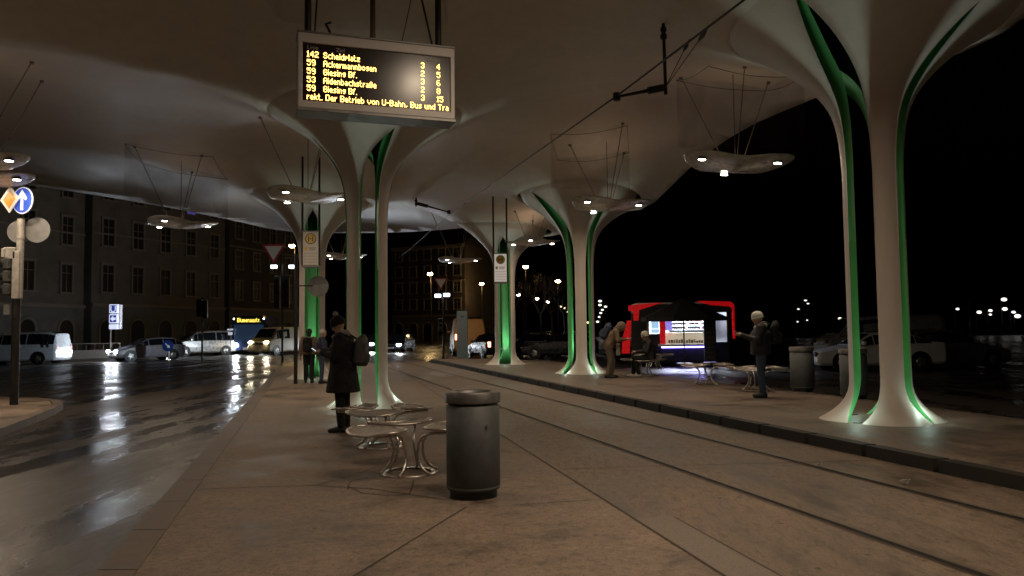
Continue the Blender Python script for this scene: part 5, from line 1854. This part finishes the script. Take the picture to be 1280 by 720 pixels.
def backpack(label, mw, sz=(.17, .30, .44), m=None, straps=True):
    r = thing('backpack', label, 'backpack'); r.matrix_world = mw
    b = MB(); b.cbox((0, 0, 0), sz, .05); b.ball((-.01, 0, sz[2] / 2 - .03), .13, sx=.6, sy=1.05, sz=.7); b.ball((-sz[0] / 2, 0, -.08), .12, sx=.5, sy=.9, sz=1.1)
    organic('bag', b, m, r, .018, 4)
    b = MB()
    for s_ in (-1, 1):
        b = MB(); b.tube([(sz[0] / 2, s_ * .10, .18), (sz[0] / 2 + .12, s_ * .13, .24), (sz[0] / 2 + .27, s_ * .14, .14), (sz[0] / 2 + .26, s_ * .15, -.05), (sz[0] / 2, s_ * .12, -.17)], .016, 6); b.build('strap', M_BLACK, r)
    b = MB(); b.tube([(-.03, .05, sz[2] / 2 + .02), (-.03, .03, sz[2] / 2 + .055), (-.03, -.03, sz[2] / 2 + .055), (-.03, -.05, sz[2] / 2 + .02)], .01, 6); b.build('handle', M_BLACK, r)
    return r


def phone(label, mw):
    r = thing('phone', label, 'phone'); r.matrix_world = mw
    b = MB(); b.cbox((0, 0, 0), (.145, .07, .009), .003); b.build('case', M_BLACK, r)
    b = MB(); b.box((0, 0, .0055), (.13, .062, .001)); b.build('screen', mat('phone_glow', (.2, .2, .25), .3, emit=(.8, .88, 1), es=.8), r)


def W4(loc, rz): return Matrix.Translation(loc) @ Matrix.Rotation(rz, 4, 'Z')
C_BLACK = mat('black_coat_cloth', (.006, .006, .007), .85, var=.3, scale=11, bump=1.0)
C_DARK = mat('dark_jacket_cloth', (.010, .010, .012), .7, var=.3, scale=11, bump=1.0)
C_BROWN = mat('brown_quilted_cloth', (.17, .115, .075), .6, var=.35, scale=11, bump=1.0)
C_KHAKI = mat('khaki_trousers', (.16, .125, .09), .8, var=.3, scale=11, bump=1.0)
C_JEANS = mat('blue_jeans', (.045, .065, .115), .8, var=.35, scale=11, bump=1.0)
C_NAVY = mat('navy_jacket', (.028, .036, .075), .6, var=.3, scale=11, bump=1.0)
C_GREY = mat('grey_wool', (.28, .27, .26), .9, var=.3, scale=60)
C_WHITEW = mat('white_wool', (.62, .58, .53), .9, var=.25, scale=50)
C_HAIRW = mat('grey_white_hair', (.50, .46, .40), .7, var=.4, scale=60)
C_HAIRD = mat('dark_hair', (.02, .014, .01), .6, var=.4, scale=60)
C_TAN = mat('tan_jacket', (.22, .16, .125), .7, var=.3, scale=11, bump=1.0)
C_SHOE = mat('dark_shoe', (.012, .011, .010), .5)
C_SHOEW = mat('pale_sneaker', (.42, .40, .36), .6, var=.2)

# the person in black
loc = G(429, 540, 0); rz = R(176)
def ex(r, J):
    hat_(r, Vector(J['head']), C_BLACK, C_GREY, pitch=.35, low=-.01)
    hood_(r, Vector(J['head']), C_GREY, .1, False, 'scarf')
person('person in long black coat and dark bobble hat looking at a phone', loc, rz,
       J_stand(head=(.075, 0, 1.615), neck=(.02, 0, 1.49), wrL=(.30, .10, 1.20), elL=(.05, .25, 1.14), wrR=(.30, -.08, 1.18), pitch=.5), (C_BLACK, .36, .06), C_BLACK, C_SHOE, ex)
backpack('dark grey backpack on the back of the person in the long black coat', W4(loc, rz) @ Matrix.Translation((-.275, 0.03, 1.20)) @ Matrix.Rotation(R(-6), 4, 'Y'), (.18, .30, .42), mat('backpack_grey', (.06, .057, .055), .6, var=.4, scale=15))
phone('dark phone held by the person in the long black coat', W4(loc, rz) @ Matrix.Translation((.43, 0.02, 1.225)) @ Matrix.Rotation(R(-35), 4, 'Y'))

# man in jeans with the white hat
loc = G(953, 497, .127); rz = R(168)
def ex(r, J):
    hat_(r, Vector(J['head']), C_WHITEW, None, pitch=.2, low=.0)
    hood_(r, Vector(J['head']), C_WHITEW, .15, False, 'collar')
person('person in white wool hat, dark jacket and jeans typing on a phone', loc, rz,
       J_stand(pitch=.25, wrL=(.36, .06, 1.27), elL=(.08, .24, 1.15), wrR=(.36, -.06, 1.25), elR=(.08, -.24, 1.15)), (C_DARK, .10, .065), C_JEANS, C_SHOE, ex, scale=.97)
phone('phone in the hands of the person in the white hat', W4(loc, rz) @ Matrix.Translation((.45, 0.0, 1.27)) @ Matrix.Rotation(R(-40), 4, 'Y'))
backpack('black backpack on the person in the white hat', W4(loc, rz) @ Matrix.Translation((-.27, 0, 1.24)), (.16, .28, .40), C_BLACK)

# bending hooded man
loc = G(766, 472.5, .127); rz = R(-6)
def ex(r, J):
    hood_(r, Vector(J['head']), C_BROWN, .75, True)
    b = MB(); b.cbox((.17, .19, .80), (.12, .03, .34), .01); b.build('white_cloth', C_WHITEW, r)
person('person in hooded brown jacket bending over a phone next to the green lit column', loc, rz,
       J_stand(pelvis=(-.10, 0, .94), chest=(.06, 0, 1.22), neck=(.17, 0, 1.36), head=(.26, 0, 1.43), shL=(.10, .18, 1.31), shR=(.10, -.18, 1.31), elL=(.16, .24, 1.06), elR=(.16, -.24, 1.06),
               wrL=(.38, .10, 1.09), wrR=(.38, -.10, 1.09), hpL=(-.10, .09, .88), hpR=(-.10, -.09, .88), knL=(.02, .10, .50), knR=(-.06, -.10, .50), anL=(-.04, .10, .09), anR=(-.14, -.10, .09), toeL=(.10, .12, .035), toeR=(.0, -.12, .035), pitch=.8),
       (C_BROWN, .10, .03), C_KHAKI, C_SHOE, ex)
backpack('dark blue backpack worn by the bending hooded person', W4(loc, rz) @ Matrix.Translation((-.17, 0, 1.30)) @ Matrix.Rotation(R(28), 4, 'Y'), (.20, .32, .46), C_NAVY)
phone('glowing phone in the hands of the bending hooded person', W4(loc, rz) @ Matrix.Translation((.50, 0, 1.10)) @ Matrix.Rotation(R(-25), 4, 'Y'))

# seated man
loc = G(805, 470, .127) + Vector((.10, -.42, 0)); rz = R(176)
def ex(r, J):
    hat_(r, Vector(J['head']), C_HAIRW, None, pitch=.2, low=-.01, name='hat')
    hood_(r, Vector(J['head']), C_DARK, .1, False, 'collar')
Js = J_stand(sit=True, pelvis=(-.02, 0, .56), chest=(.0, 0, .90), neck=(.05, 0, 1.06), head=(.11, 0, 1.17), shL=(.02, .18, .99), shR=(.02, -.18, .99), elL=(.10, .25, .74), elR=(.10, -.25, .74),
             wrL=(.38, .12, .72), wrR=(.38, -.12, .72), hpL=(.02, .09, .52), hpR=(.02, -.09, .52), knL=(.44, .13, .54), knR=(.44, -.11, .54), anL=(.33, .13, .09), anR=(.46, -.10, .09), toeL=(.47, .14, .035), toeR=(.61, -.11, .035), pitch=.35)
person('person in pale hat and dark coat sitting on the bench facing the hooded person', loc, rz, Js, (C_DARK, .0, .03), C_BLACK, C_SHOEW, ex)

# two pedestrians by the far left column
loc = Vector((P(386, 470, 23.2).x, 23.2, 0)); rz = R(95)
def ex(r, J):
    b = MB(); b.ball(Vector(J['head']) + Vector((-.015, 0, .025)), .115, sy=.86); b.ball(Vector(J['head']) + Vector((-.05, 0, -.06)), .08); b.build('hair', C_HAIRD, r)
person('dark haired person in tan jacket seen from behind by the far left column', loc, rz, J_stand(wrL=(.02, .27, .86), wrR=(.02, -.27, .86), elL=(-.02, .25, 1.12), elR=(-.02, -.25, 1.12), pitch=.1), (C_TAN, .05, .02), C_DARK, C_SHOE, ex, scale=.94)
backpack('black bag on the back of the person in the tan jacket', W4(loc, rz) @ Matrix.Translation((-.25, 0, 1.12)), (.15, .28, .38), C_BLACK)
loc = Vector((P(402, 471, 22.9).x, 22.9, 0)); rz = R(20)
def ex(r, J):
    b = MB(); b.ball(Vector(J['head']) + Vector((-.02, 0, .03)), .108, sy=.86); b.build('hair', C_HAIRW, r)
person('grey haired person in navy jacket and blue jeans beside the tan jacketed person', loc, rz, J_stand(wrL=(.30, .12, 1.02), wrR=(.30, -.14, 1.02), pitch=.3), (C_NAVY, .08, .03), C_JEANS, C_SHOE, ex, scale=.93)
# kiosk seller

# ------------------------------------------------------------------ night sky and render settings
w = bpy.data.worlds.new('World'); sc.world = w; w.use_nodes = True
nt = w.node_tree
bg = nt.nodes['Background']
sky = nt.nodes.new('ShaderNodeTexSky'); sky.sky_type = 'NISHITA'; sky.sun_disc = False
sky.sun_elevation = R(-4); sky.sun_rotation = R(200)
nt.links.new(sky.outputs[0], bg.inputs['Color'])
bg.inputs['Strength'].default_value = 0.02
sc.view_settings.view_transform = 'Standard'
sc.view_settings.look = 'None'
sc.view_settings.exposure = 0
sc.view_settings.gamma = 1
sc.cycles.use_denoising = True
sc.cycles.max_bounces = 6
sc.cycles.diffuse_bounces = 4
sc.cycles.glossy_bounces = 3
sc.cycles.transparent_max_bounces = 8
sc.cycles.sample_clamp_indirect = 4.0
sc.cycles.caustics_reflective = False
sc.cycles.use_light_tree = True
